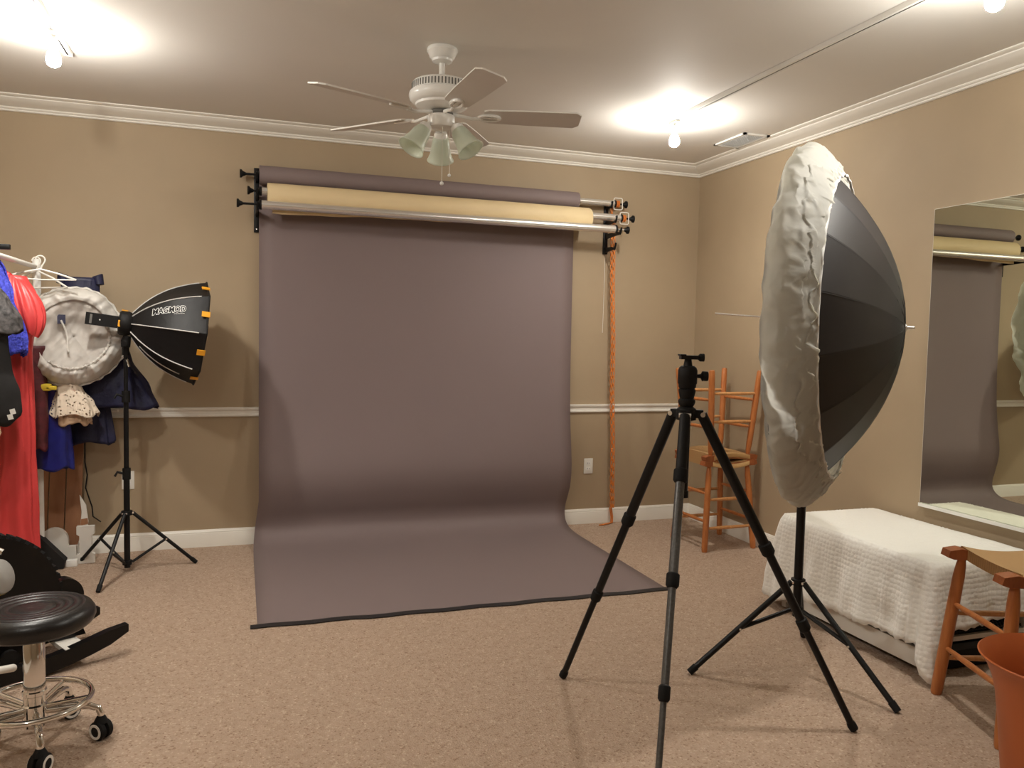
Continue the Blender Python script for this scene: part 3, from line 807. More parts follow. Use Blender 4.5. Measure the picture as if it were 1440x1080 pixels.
# ------------------------------------------------------------------ camera tripod
tri = thing('camera_tripod', 'tall black carbon camera tripod with ball head standing on the carpet', 'tripod', (-1.885, -3.03, 0))
AP = V(-1.876, -3.0, 1.15)
cb = V(-1.886, -3.012, .86)
MB().lathe([(.018, -.030), (.034, -.026), (.036, -.004), (.033, .014), (.022, .022)], AP, n=20).build('shoulder', M['black_matte'], tri)
col = MB().tube([cb, AP+V(0, 0, .02)], .0165, 16).build('center_column', M['black'], tri)
MB().tube([cb+V(0, 0, -.012), cb+V(0, 0, .012)], .019, 14).build('column_cap', M['black_matte'], col)
hd = MB()
hd.lathe([(.020, .018), (.027, .028), (.030, .036), (.030, .044), (.024, .050), (.026, .056), (.030, .075), (.030, .082), (.022, .088)], AP, n=20)
hd.build('column_lock', M['black_matte'], tri)
bh = MB().lathe([(.028, .086), (.031, .092), (.031, .100), (.034, .104), (.034, .150), (.030, .160), (.022, .166)], AP, n=20).build('ball_housing', M['black_matte'], tri)
MB().tube([AP+V(.030, -.01, .130), AP+V(.045, -.014, .130), AP+V(.050, -.016, .130), AP+V(.068, -.022, .130)], [.006, .008, .018, .017], 12).build('ball_knob', M['black_rubber'], bh)
MB().tube([AP+V(0, 0, .160), AP+V(0, 0, .190)], [.017, .012], 12).build('ball_stem', M['black_matte'], tri)
cpt = AP+V(.004, 0, .196)
pt = MB().obox(cpt, V(.030, -.010, 0), V(.006, .018, 0), V(0, 0, .007)).obox(cpt+V(-.024, .008, .008), V(.010, -.003, 0), V(.005, .018, 0), V(0, 0, .003)).build('clamp_plate', M['black'], tri, smooth=False)
MB().tube([cpt+V(.028, -.01, 0), cpt+V(.036, -.012, 0), cpt+V(.050, -.017, .0)], [.006, .014, .014], 12).build('clamp_knob', M['black_rubber'], pt)
MB().obox(AP+V(-.012, -.0335, -.028), V(.009, -.003, 0), V(.0003, .001, 0), V(0, 0, .010)).build('maker_plate', M['piping'], tri, smooth=False)
def trileg(foot, secs, mats):
    f = V(*foot); d = V(f.x-AP.x, f.y-AP.y, 0).normalized()
    hp = AP+d*.055+V(0, 0, -.006)
    sd = d.cross(V(0, 0, 1))
    lg = MB().tube([hp, lerp(hp, f, secs[0])], .0185, 14).build('leg', mats[0], tri)
    MB().obox(AP+d*.035+V(0, 0, -.004), d*.022, sd*.016, V(0, 0, .014)).build('hinge', M['black_matte'], lg, smooth=False)
    MB().tube([hp-sd*.021, hp+sd*.021], .009, 12).build('hinge_bolt', M['steel'], lg)
    r = .0155
    e = (f-hp).normalized()
    prev = secs[0]
    for i, s in enumerate(secs[1:]+[1.0]):
        a = lerp(hp, f, prev); b = lerp(hp, f, s)
        if i == len(secs)-1: b = b-e*.018
        MB().tube([a, b], r, 14).build('leg_section', mats[min(i+1, len(mats)-1)], lg)
        MB().tube([a-e*.022, a-e*.018, a+e*.018, a+e*.026], [r+.004, r+.0085, r+.0085, r+.003], 14).build('twist_lock', M['black_rubber'], lg)
        r -= .0028; prev = s
    MB().tube([f-e*.035, f-e*.022, f-e*.0+V(0, 0, .004)], [r+.004, r+.007, r+.006], 12).build('rubber_foot', M['black_rubber'], lg)
trileg((-2.1179, -2.5067, .006), [.37, .66], [M['black'], M['black'], M['black']])
trileg((-1.2683, -3.2197, .006), [.42, .66], [M['black'], M['black'], M['black']])
trileg((-2.285, -3.575, .006), [.17, .44, .70], [M['black_matte'], M['carbon'], M['carbon'], M['carbon']])

# ------------------------------------------------------------------ rush seat stools
def stool_proto():
    t = thing('rush_seat_stool', 'x', 'stool', (0, 0, 0), 'turned wooden stools with woven rush seats')
    Hs = .585; fh, sh_ = .205, .158
    def legp(ix, iy, z): k = z/Hs; return V(ix*lerp(fh, sh_, k), iy*lerp(fh, sh_, k), z)
    for ix in (-1, 1):
        for iy in (-1, 1):
            zs = [0, .012, .06, .25, .40, .50, .545, Hs-.004]; rs = [.017, .0205, .0215, .022, .0215, .0205, .017, .012]
            MB().tube([legp(ix, iy, z) for z in zs], rs, 14).build('leg', M['wood'], t, world=False)
    for zz, ax_ in ((.155, 'x'), (.20, 'y'), (.345, 'x'), (.385, 'y')):
        for s in (-1, 1):
            a, b = (legp(-1, s, zz), legp(1, s, zz)) if ax_ == 'x' else (legp(s, -1, zz), legp(s, 1, zz))
            q = lerp(a, b, .04); w = lerp(a, b, .96)
            MB().tube([lerp(q, w, i/6) for i in range(7)], [.0085, .0105, .0115, .012, .0115, .0105, .0085], 10).build('rung', M['wood_light' if ax_ == 'x' else 'wood'], t, world=False)
    for s in (-1, 1):      # end boards, whose tips stay bare at the corners
        mb = MB()
        pr = [(-.222, .578), (-.215, .604), (-.17, .612), (-.10, .596), (0, .590), (.10, .596), (.17, .612), (.215, .604), (.222, .578), (.20, .570), (0, .562), (-.20, .570)]
        mb.prism([(x, s*.165-.028, z) for x, z in pr], (0, .056, 0))
        mb.build('seat_rail', M['wood_dark'], t, smooth=False, world=False)
    def seat_z(x, y):
        return .598+.020*(abs(x)/.16)**2-.010*(1-(y/.19)**2)
    rows = []
    for i in range(21):
        y = lerp(-.20, .20, i/20); e = min(1, (.20-abs(y))/.02)
        row = []
        for k in range(17):
            x = lerp(-.152, .152, k/16)
            row.append(V(x, y, seat_z(x, y)-.020*(1-e)**2))
        rows.append(row)
    low = [[V(p.x, p.y*.99, p.z-.044+.02*(abs(p.y) > .199)) for p in r] for r in rows]
    mb = MB(); n_ = 17; mb.grid(rows); o_ = len(mb.v); mb.grid(low)
    idx = lambda i, k: i*n_+k
    per = [(0, k) for k in range(17)]+[(i, 16) for i in range(1, 21)]+[(20, k) for k in range(15, -1, -1)]+[(i, 0) for i in range(19, 0, -1)]
    for q in range(len(per)):
        a, b = idx(*per[q]), idx(*per[(q+1) % len(per)])
        mb.f.append((a, b, o_+b, o_+a))
    mb.build('woven_seat', M['rush'], t, world=False, angle=60)
    return t
s1 = stool_proto(); s1['label'] = 'wooden rush stool standing upright in the corner, bottom of the stacked pair'
s1.location = (-.269, -.754, 0); s1.rotation_euler = (0, 0, math.radians(1.5)); s1.scale = (.95, .95, 1)
s2 = copy_tree(s1); s2['label'] = 'wooden rush stool turned upside down on top of the corner stool'
s2.location = (-.267, -.752, 1.212); s2.rotation_euler = (PI, 0, math.radians(3)); s2.scale = (.95, .95, 1)
s3 = copy_tree(s1); s3['label'] = 'wooden rush stool beside the terracotta bin, in front of the mirror'
s3.location = (-.580, -3.335, 0); s3.rotation_euler = (0, 0, math.radians(-19.5)); s3.scale = (1.06, 1.06, 1.0)

# ------------------------------------------------------------------ low bench with throw
bn = thing('low_bench', 'low white bench frame with black mesh shelf under the plush throw', 'bench', (-.34, -2.46, 0))
bx0, bx1, by0, by1, bt = -.640, -.045, -2.935, -1.985, .485
MB().box((bx0, by0, bt-.03), (bx1, by1, bt)).build('bench_top', M['white_paint'], bn, smooth=False)
for x in (bx0+.02, bx1-.02):
    for y in (by0+.02, by1-.02):
        MB().box((x-.018, y-.018, .0), (x+.018, y+.018, bt-.03), .003).build('leg', M['white_paint'], bn)
MB().box((bx0-.004, by0+.04, .035), (bx0+.016, by1-.04, .115)).build('front_skirt', M['white_paint'], bn, smooth=False)
MB().box((bx0+.03, by0, .145), (bx1-.03, by0+.018, .165)).build('end_rail', M['white_paint'], bn, smooth=False)
mb = MB()
for i in range(30):
    x = lerp(bx0+.03, bx1-.03, i/29); mb.box((x-.0018, by0+.01, .171), (x+.0018, by1-.03, .1745))
for i in range(44):
    y = lerp(by0+.02, by1-.04, i/43); mb.box((bx0+.02, y-.0018, .1745), (bx1-.02, y+.0018, .178))
o_ = mb.build('mesh_shelf', M['mesh_black'], bn, smooth=False); o_['kind'] = 'stuff'
bx = thing('storage_case', 'flat black case stored under the white bench', 'case', (-.33, -2.5, 0))
MB().box((-.56, -2.90, .004), (-.09, -2.10, .115), .012).build('case_body', M['black_matte'], bx)
MB().box((-.57, -2.905, .085), (-.08, -2.095, .120), .008).build('case_lid', M['black'], bx)

# throw: rounded rectangle rings, top then drape
def rr_pt(p, ox, oy, rad):
    """point and outward normal at parameter p (0..1) of a rounded rectangle grown outwards"""
    x0, x1, y0, y1 = bx0-.012, bx1+.012, by0-.02, by1+.02
    w, h = (x1-x0)/2, (y1-y0)/2; cx, cy = (x0+x1)/2, (y0+y1)/2
    segs = [(2*(h-rad), 'l'), (PI/2*rad, 'c'), (2*(w-rad), 'b'), (PI/2*rad, 'c'), (2*(h-rad), 'l'), (PI/2*rad, 'c'), (2*(w-rad), 'b'), (PI/2*rad, 'c')]
    tot = sum(s for s, _ in segs); d = p*tot
    # start at front-far, run along the front (-x side) towards the viewer
    pos = [(-w, h-rad), (-w, -h+rad), (-w+rad, -h), (w-rad, -h), (w, -h+rad), (w, h-rad), (w-rad, h), (-w+rad, h)]
    dirs = [(0, -1), None, (1, 0), None, (0, 1), None, (-1, 0), None]
    nrm = [(-1, 0), (0, -1), (1, 0), (0, 1)]
    for i, (s, k) in enumerate(segs):
        if d <= s or i == 7:
            if k != 'c':
                n = nrm[i//2]; q = pos[i]; return V(cx+q[0]+dirs[i][0]*d, cy+q[1]+dirs[i][1]*d, 0), V(n[0], n[1], 0), (i//2, d/s, 0)
            a0 = {1: PI, 3: 1.5*PI, 5: 0, 7: .5*PI}[i]; t = d/s; a = a0+t*PI/2
            cc = {1: (-w+rad, -h+rad), 3: (w-rad, -h+rad), 5: (w-rad, h-rad), 7: (-w+rad, h-rad)}[i]
            return V(cx+cc[0]+rad*math.cos(a), cy+cc[1]+rad*math.sin(a), 0), V(math.cos(a), math.sin(a), 0), (i//2, t, 1)
        d -= s
NP = 360
def hem(seg, t, corner):
    if seg == 0: return (lerp(.035, .105, min(1, t/.18)) if t < .18 else lerp(.105, .150, t)) if not corner else lerp(.150, .012, math.sin(min(1, t*1.5)*PI/2))
    if seg == 1: return (lerp(.012, .21, min(1, t/.10)) if t < .10 else lerp(.21, .26, t)) if not corner else .25
    if seg == 2: return .25 if not corner else .2
    return .06
rows = []
for fr in (0.02, .3, .6, .85, .95):
    row = []
    for k in range(NP):
        p, n, g = rr_pt(k/NP, 0, 0, .035); c = V((bx0+bx1)/2, (by0+by1)/2, 0)
        q = c+(p-c)*fr; row.append(V(q.x, q.y, bt+.010+.004*noise.noise(V(q.x*9, q.y*9, 0))))
    rows.append(row)
ND = 16
for j in range(ND+1):
    t = j/ND; row = []
    for k in range(NP):
        p, n, g = rr_pt(k/NP, 0, 0, .035)
        hz = hem(*g); zt = bt+.008
        z = lerp(zt, hz, t)
        fl_ = .004+.045*(zt-z)/.45
        wave = math.sin(k*.20+1)*.010+math.sin(k*.47)*.006+.010*noise.noise(V(k*.08, t*3, 5))
        if g[2] and g[0] in (0, 3): wave += .050*math.sin(PI*g[1])          # corner fold
        if g[0] == 0 and not g[2] and g[1] > .955: wave += .018*math.sin((g[1]-.955)/.045*PI)
        o = fl_+wave*min(1, t*1.3)
        if g[0] == 2: o = min(o, .012)
        rnd = .012*(1-min(1, t/.08))
        row.append(V(p.x+n.x*(o-rnd), p.y+n.y*(o-rnd), z+.004*noise.noise(V(k*.9, t*14, 2))+(.004*math.sin(k*1.1) if j == ND else 0)))
    rows.append(row)
mb = MB().grid(rows, closed=True); c0 = len(mb.v); mb.v.append(V((bx0+bx1)/2, (by0+by1)/2, bt+.011)); mb.f += [(c0, k, (k+1) % NP) for k in range(NP)]
thr = tag(mb.build('plush_throw', M['minky'], None, angle=120), 'white dotted plush throw draped over the low bench under the mirror', 'throw')
solidify(thr, .007, 0)

# ------------------------------------------------------------------ wall mirror
my0, my1, mz0, mz1 = -3.40, -2.2635, .578, 2.103
MT = .0072                                              # leans out a little at its far edge
mi = thing('wall_mirror', 'large frameless mirror fixed to the wall above the bench', 'mirror', (-.001, my0, .57), None, MT)
mi.location.x = -.001
L_ = my1-my0
def mbox(x0, x1, y0, y1, z0, z1): return MB().box((x0, y0, z0), (x1, y1, z1))
mbox(-.0070, -.0065, 0, L_-.002, mz0-.57, mz1-.572).build('mirror_face', M['mirror'], mi, smooth=False, world=False)
mbox(-.0064, -.0002, 0, L_, mz0-.57, mz1-.57).build('glass_backing', M['trim'], mi, smooth=False, world=False)
mbox(-.016, -.0002, 0, L_, mz0-.580, mz0-.568).box((-.016, 0, mz0-.568), (-.013, L_, mz0-.562)).build('bottom_channel', M['white_enamel'], mi, smooth=False, world=False)

# ------------------------------------------------------------------ terracotta bin
BX, BYb = -1.11, -3.87
bi = thing('waste_bin', 'round terracotta plastic bin at the bottom right beside the stool', 'bin', (BX, BYb, 0))
pr = [(.135, .0), (.143, .004), (.158, .15), (.172, .30), (.182, .38), (.192, .425), (.208, .465), (.224, .488), (.231, .495), (.233, .499), (.229, .502), (.215, .482), (.192, .43), (.176, .36), (.160, .22), (.150, .12), (.138, .010), (.002, .008)]
MB().lathe(pr, (BX, BYb, 0), n=72, caps=False).build('bin_body', M['terracotta'], bi)
MB().lathe([(.002, .0015), (.134, .0015), (.135, .004)], (BX, BYb, 0), n=40, caps=False).build('bin_base', M['terracotta'], bi)

# ------------------------------------------------------------------ clothes rack
RX = -4.47
rk = thing('clothes_rack', 'white metal clothes rack holding the costumes along the side of the room', 'clothes rack', (RX, -1.2, 0))
rz = 1.745
for y in (-.27, -2.25):
    MB().tube([(RX-.012, y, .04), (RX-.012, y, rz+.045)], .0215, 14).build('post', M['white_enamel'], rk)
    MB().box((RX-.24, y-.02, .0), (RX+.18, y+.02, .04), .006).build('foot_bar', M['white_enamel'], rk)
MB().tube([(RX-.012, -2.25, rz), (RX-.012, -.27, rz)], .014, 12).build('rail', M['white_enamel'], rk)

def hanger(x, y, z, w, label, drop=.10, yaw=0.0):
    t = thing('clothes_hanger', label, 'hanger', (x, y, z), 'white plastic hangers on the rack')
    dx, dy = math.cos(yaw), math.sin(yaw)
    hk = [V(x+dx*.022*math.cos(q), y+dy*.022*math.cos(q), z+.006+.022*math.sin(q)) for q in [PI*(1.0-1.15*i/10) for i in range(11)]]
    hk = hk + [V(x+dx*.006, y+dy*.006, z-.03), V(x, y, z-.045)]
    MB().tube(hk, .0042, 8).build('hook', M['white_plastic'], t)
    L = [V(x-dx*w, y-dy*w, z-.045-drop), V(x-dx*w*.5, y-dy*w*.5, z-.045-drop*.42), V(x, y, z-.045), V(x+dx*w*.5, y+dy*w*.5, z-.045-drop*.42), V(x+dx*w, y+dy*w, z-.045-drop)]
    MB().tube(L, .0055, 8).build('shoulder_bar', M['white_plastic'], t)
    MB().tube([L[0], V(x, y, z-.052-drop), L[-1]], .004, 8).build('lower_bar', M['white_plastic'], t)
    return t
def garment(name, label, cat, cx, cy, tab, depth, material, pleat=14, amp=.06, seed=1, yaw=0.0, flare=1.0, thick=.003, asym=0.0, group='costumes hanging on the rack', closed_top=True, parent=None, NA=144, NZ=36, wob=.01):
    """lofted hanging garment: tab = [(z, halfwidth, x_offset)...] from top down"""
    rnd = random.Random(seed); ph_ = [(pleat+rnd.randint(-3, 3), rnd.uniform(0, 6.28), rnd.uniform(.4, 1)) for _ in range(3)]
    zs = [q[0] for q in tab]; z0, z1 = zs[0], zs[-1]
    W = [(-q[0], q[1]) for q in tab]; X = [(-q[0], q[2]) for q in tab]
    rows = []
    for i in range(NZ+1):
        t = i/NZ; z = lerp(z0, z1, t); w = interp(W, -z); xo = interp(X, -z); d = lerp(depth[0], depth[1], t)
        row = []
        for k in range(NA):
            a = 2*PI*k/NA
            rip = sum(ww*math.sin(n*a+p+1.2*t*math.sin(p)) for n, p, ww in ph_)/3
            f = 1+amp*rip*min(1, .25+t)*flare
            lx = w*f*math.copysign(abs(math.cos(a))**.8, math.cos(a)); ly = d*f*math.sin(a)
            lx += wob*noise.noise(V(z*5, a, seed)); ly += wob*noise.noise(V(z*5, a, seed+9))
            zz = z+(.012*math.sin(a*5+seed)+.006*rip)*(t**6)
            row.append(V(cx+xo+lx*math.cos(yaw)-ly*math.sin(yaw), cy+lx*math.sin(yaw)+ly*math.cos(yaw), zz))
        rows.append(row)
    mb = MB().grid(rows, closed=True)
    if closed_top: mb.f.append(tuple(range(NA)))
    ob = mb.build(name, material, parent, angle=100)
    if parent is None: tag(ob, label, cat, group)
    solidify(ob, thick)
    return ob

# hangers on the rail
hanger(RX+.06, -.52, rz+.018, .17, 'white hanger holding the ruffled petticoat', .05, 0.15)
hanger(RX+.015, -.40, rz+.018, .16, 'second white hanger on the rail, behind the ruffled petticoat', .09, -.2)
# navy party dress: bodice peeking over the petticoat, wide skirt
g = garment('navy_dress', 'navy blue party dress hanging behind the white petticoat with a wide skirt', 'dress', -4.17, -.20,
        [(1.70, .075, -.09), (1.66, .10, -.10), (1.58, .10, -.10), (1.42, .12, -.04), (1.22, .15, .02), (1.05, .22, .05), (.93, .26, .06)], (.04, .10), M['navy'], 16, .10, 3)
for s in (-1, 1):
    MB().tube([(-4.27+s*.075, -.20, 1.69), (-4.27+s*.095, -.205, 1.705), (-4.27+s*.10, -.21, 1.66)], [.022, .03, .026], 10).build('sleeve', M['navy'], g, world=True)
garment('navy_dress', 'shorter dark navy dress hanging low beside the brown planks', 'dress', -4.31, -.16,
        [(1.35, .10, 0), (1.15, .12, .0), (.95, .15, .03), (.80, .17, .03), (.715, .18, .03)], (.04, .07), M['navy'], 12, .09, 8)
garment('navy_satin_skirt', 'shiny bright navy satin skirt hanging below the cream lace dress', 'skirt', -4.40, -.36,
        [(1.10, .07, 0), (.95, .085, .0), (.80, .10, .0), (.60, .115, 0)], (.04, .07), M['navy_satin'], 8, .10, 12)
garment('maroon_dress', 'dark maroon velvet dress between the coral gown and the cream lace dress', 'dress', -4.46, -.44,
        [(1.30, .05, 0), (1.1, .06, .0), (.95, .06, .0), (.72, .06, 0)], (.04, .06), M['maroon'], 6, .10, 14)
tag(MB().box((-4.435, -.48, 1.05), (-4.375, -.44, 1.09), .012).box((-4.405, -.48, 1.055), (-4.35, -.445, 1.078), .008).build('yellow_sash', M['yellow']), 'yellow sash showing under the petticoat hem', 'sash')
# cream lace girl's dress
g = garment('cream_lace_dress', "small cream satin dress with ivory lace overskirt under the petticoat", 'dress', -4.305, -.36,
        [(1.16, .04, -.02), (1.09, .05, -.02), (1.01, .065, .0), (.94, .085, .012), (.855, .095, .018)], (.04, .07), M['cream_satin'], 9, .12, 21)
garment('lace_overskirt', '', '', -4.30, -.368, [(1.11, .055, -.02), (1.05, .075, -.01), (.98, .11, .012), (.905, .130, .02)], (.045, .085), M['lace'], 9, .10, 22, parent=g, closed_top=False)
# white hoop petticoat: a tilted frilled disc facing the room
PC = V(-4.275, -.40, 1.357)
pn = V(.14, -.95, .10).normalized(); pu = V(0, 0, 1)-pn*pn.z; pu.normalize(); pr_ = pu.cross(pn).normalized()
if pr_.x < 0: pr_ = -pr_
pt_ = thing('white_petticoat', 'white ruffled hoop petticoat hanging face-on behind the black flash', 'petticoat', PC, 'costumes hanging on the rack')
def pet(prof, mat_, name, seed, freq, amp, label=None):
    rnd = random.Random(seed); rows = []
    for i, (r, d) in enumerate(prof):
        t = i/(len(prof)-1); row = []
        for k in range(180):
            a = 2*PI*k/180
            w = sum(math.sin(n*a+p) for n, p in ((freq, 1.1), (freq+5, 2.7+t), (7, .4), (4, 2)))/4
            rr = r*(1+.05*math.sin(2*a+.7)+.04*math.sin(3*a+2.2)+.015*math.sin(11*a)*t); dd = d+amp*w*(.3+t)
            dd += .012*noise.noise(V(math.cos(a)*4*(.3+t), math.sin(a)*4*(.3+t), seed+t))
            row.append(PC+pr_*rr*math.cos(a)*1.03+pu*rr*math.sin(a)*.99+pn*dd)
        rows.append(row)
    ob = MB().grid(rows, closed=True).build(name, mat_, pt_, angle=100); solidify(ob, .002); return ob
def fold(a, r, sd):
    x, y = r*math.cos(a), r*math.sin(a)
    def rg(q): return 1-2*abs(noise.noise(q))
    k = 1-min(1, r/.30)*.55
    return noise.noise(V(x*5+sd, y*4, 0))*.035+(rg(V(x*7+y*4+3, y*3-x*1.5, sd))-.5)*.030*k+(rg(V(x*13-y*9, y*8, sd+2))-.5)*.012+noise.noise(V(a*7, r*6, 3))*.022*min(1, max(0, (r-.20)/.06))
def pt_at(r, a, d): r *= .80; d *= .8; return PC+pr_*(r*math.cos(a)*.98*(1+.03*math.sin(3*a+2)))+pu*(r*math.sin(a)*1.06*(1+.03*math.sin(2*a+.5)))+pn*d
def disc_rows(r0, r1, n, sd, prof, amp):
    rows = []
    for i in range(n+1):
        r = lerp(r0, r1, i/n)
        rows.append([pt_at(r*(1+.02*noise.noise(V(math.cos(2*PI*k/220)*5, math.sin(2*PI*k/220)*5, sd))*(i/n)), 2*PI*k/220, interp(prof, r)+amp*fold(2*PI*k/220, r, sd)*min(1, r/.02)) for k in range(220)])
    return rows
o_ = MB().grid(disc_rows(.001, .255, 26, 3, [(0, -.060), (.08, -.050), (.16, .0), (.22, .035), (.255, .04)], 1.0), closed=True).build('inner_skirt', M['petticoat_net'], pt_, angle=120); solidify(o_, .002)
o_ = MB().grid(disc_rows(.235, .335, 12, 3, [(.235, .052), (.26, .062), (.29, .045), (.32, .005), (.335, -.05)], 1.25), closed=True).build('outer_tier', M['petticoat'], pt_, angle=120); solidify(o_, .002)
for r_, a0_, a1_, nm in ((.225, -2.3, .45, 'seam_ruffle'), (.335, 0, 6.2832, 'hem')):
    pts = [pt_at(r_*(1+.010*math.sin(k*1.9)), lerp(a0_, a1_, k/100), (.052 if r_ < .3 else -.045)+1.0*fold(lerp(a0_, a1_, k/100), r_, 3)+.006) for k in range(100)]
    MB().tube(pts, [.0075+.0025*math.sin(k*1.3) for k in range(100)], 6, closed=(r_ > .3)).build(nm, M['petticoat'], pt_)
MB().tube([pt_at(.13, 2.2, .02), pt_at(.07, 2.4, .01), pt_at(.04, 3.4, .012), pt_at(.09, 4.3, .035), pt_at(.115, 4.45, .05)], .0055, 6).build('drawstring', M['petticoat'], pt_)
MB().obox(pt_at(.135, 2.15, .01), pr_*.02, pu*.026, pn*.003).build('waist_opening', M['navy'], pt_, smooth=False)
# coral red gown with gathered sleeve
g = garment('coral_gown', 'long coral red satin gown hanging beside the white petticoat', 'gown', -4.50, -.82,
        [(1.66, .055, .03), (1.58, .09, .045), (1.48, .105, .05), (1.40, .095, .05), (1.36, .06, .055), (1.28, .05, .06), (1.1, .06, .05), (.8, .085, .035), (.5, .10, .025), (.10, .115, .02)], (.05, .08), M['coral'], 13, .10, 31, NZ=60)
rows = []
for i in range(15):
    t = i/14; c_ = lerp(V(-4.455, -.85, 1.655), V(-4.385, -.91, 1.38), t); r_ = .04+.055*math.sin(PI*min(1, t*1.02))**.7
    rows.append([c_+V(r_*math.cos(2*PI*k/60)*(1+.10*math.sin(13*2*PI*k/60)), r_*.8*math.sin(2*PI*k/60)*(1+.10*math.sin(13*2*PI*k/60)), -.03*math.cos(2*PI*k/60)) for k in range(60)])
o_ = MB().grid(rows, closed=True).build('puff_sleeve', M['coral'], g, angle=100, world=True)
# cobalt feather gown and black lace dress in front (cut by the frame)
g = garment('blue_feather_gown', 'cobalt blue feathery gown at the edge, behind the black lace dress', 'gown', -4.585, -1.0,
        [(1.78, .05, .02), (1.68, .12, .0), (1.55, .155, .0), (1.42, .19, .0), (1.33, .205, .0), (1.27, .205, 0)], (.05, .08), M['blue'], 30, .05, 41, wob=.03)
g = garment('black_lace_dress', 'black dress with grey lace bodice at the left edge, cloth tags near its hem', 'dress', -4.615, -1.17,
        [(1.62, .08, .06), (1.53, .18, .02), (1.44, .245, .0), (1.385, .25, 0), (1.36, .205, 0), (1.2, .20, .02), (1.10, .22, .03), (.99, .235, .02), (.945, .215, 0)], (.05, .07), M['black_cloth'], 7, .04, 51)
garment('lace_bodice', '', '', -4.615, -1.175, [(1.63, .085, .06), (1.53, .19, .02), (1.44, .262, .0), (1.38, .27, 0)], (.058, .085), M['black_lace'], 10, .05, 52, parent=g, closed_top=False)
for (x, z) in ((-4.380, 1.010), (-4.390, .985)):
    MB().obox((x, -1.245, z), (.011, -.002, .003), (0, .001, 0), (-.003, 0, .012)).build('cloth_tag', M['white_mark'], g, smooth=False)
t_ = MB().tube([(-4.445, -1.22, .95), (-4.435, -1.225, .91), (-4.45, -1.225, .87), (-4.46, -1.222, .91), (-4.448, -1.22, .95)], .004, 6).build('loop', M['cream_satin'], g)
# black bar end of another rack at the frame's edge
tag(MB().box((-4.95, -1.20, 1.760), (-4.392, -1.175, 1.785), .004).build('black_rail', M['black']), 'black square rail jutting in at the left edge above the costumes', 'rail')

# ------------------------------------------------------------------ planks, letters and black case at the wall
pk = thing('wooden_flat', 'brown plank panel leaning on the wall behind the white letters', 'wooden flat', (-4.41, -.08, 0))
for k, (xa, xb) in enumerate(((-4.545, -4.475), (-4.468, -4.385), (-4.378, -4.295))):
    MB().prism([(xa-.008, -.150, .004), (xb-.008, -.150, .004), (xb+.012, -.055, .86), (xa+.012, -.055, .86)], (0, .016, 0)).build('plank', M['plank'], pk, smooth=False)
MB().box((-4.54, -.048, .70), (-4.29, -.034, .76)).build('batten', M['plank'], pk, smooth=False)
wc = thing('wooden_cutout', 'pale curved wooden cutout with a brown band beside the planks', 'cutout', (-4.29, -.1, 0))
MB().prism([(-4.335, -.165, .02), (-4.30, -.165, .13), (-4.285, -.165, .30), (-4.295, -.165, .40), (-4.262, -.165, .34), (-4.25, -.165, .24), (-4.262, -.165, .12), (-4.30, -.165, .02)], (0, .012, 0)).build('cutout_board', M['white_paint'], wc, smooth=False)
MB().prism([(-4.292, -.1665, .215), (-4.250, -.1665, .225), (-4.253, -.1665, .26), (-4.288, -.1665, .255)], (0, .0012, 0)).build('band', M['plank'], wc, smooth=False)
tag(MB().tube([(-4.285, -.03, .72), (-4.287, -.03, .58), (-4.275, -.03, .5), (-4.285, -.03, .42), (-4.25, -.03, .30), (-4.245, -.035, .24), (-4.2, -.04, .205)], .004, 6).build('power_cord', M['black_matte']), 'thin dark cord running down the wall beside the planks', 'cord')
# white letters
def letter(name, label, outl, y, holes=None):
    t = tag(MB().prism([(x, y, z) for x, z in outl], (0, .035, 0)).build(name, M['white_paint'], smooth=False), label, 'letter', 'white freestanding letters')
    return t
letter('white_letter', 'white wooden letter like a capital I standing by the baseboard', [(-4.302, .002), (-4.207, .002), (-4.207, .055), (-4.222, .062), (-4.222, .168), (-4.207, .178), (-4.207, .225), (-4.302, .225), (-4.302, .178), (-4.287, .168), (-4.287, .062), (-4.302, .055)], -.235)
arc = [(-4.425+.075*math.cos(q), .140+.078*math.sin(q)) for q in [PI-PI*i/12 for i in range(13)]]
letter('white_letter', 'white wooden letter with a rounded top behind the black padded case', [(-4.50, .002)]+[(-4.500, .14)]+arc[1:]+[(-4.350, .105), (-4.308, .105), (-4.308, .05), (-4.298, .05), (-4.298, .002)], -.215)
tag(MB().prism([(-4.51, -.33, .185), (-4.48, -.33, .205), (-4.345, -.33, .05), (-4.355, -.33, .004), (-4.47, -.33, .004), (-4.52, -.33, .10)], (0, .07, 0)).build('padded_case', M['black_cloth'], smooth=False), 'black padded case slumped in front of the white letters', 'case')

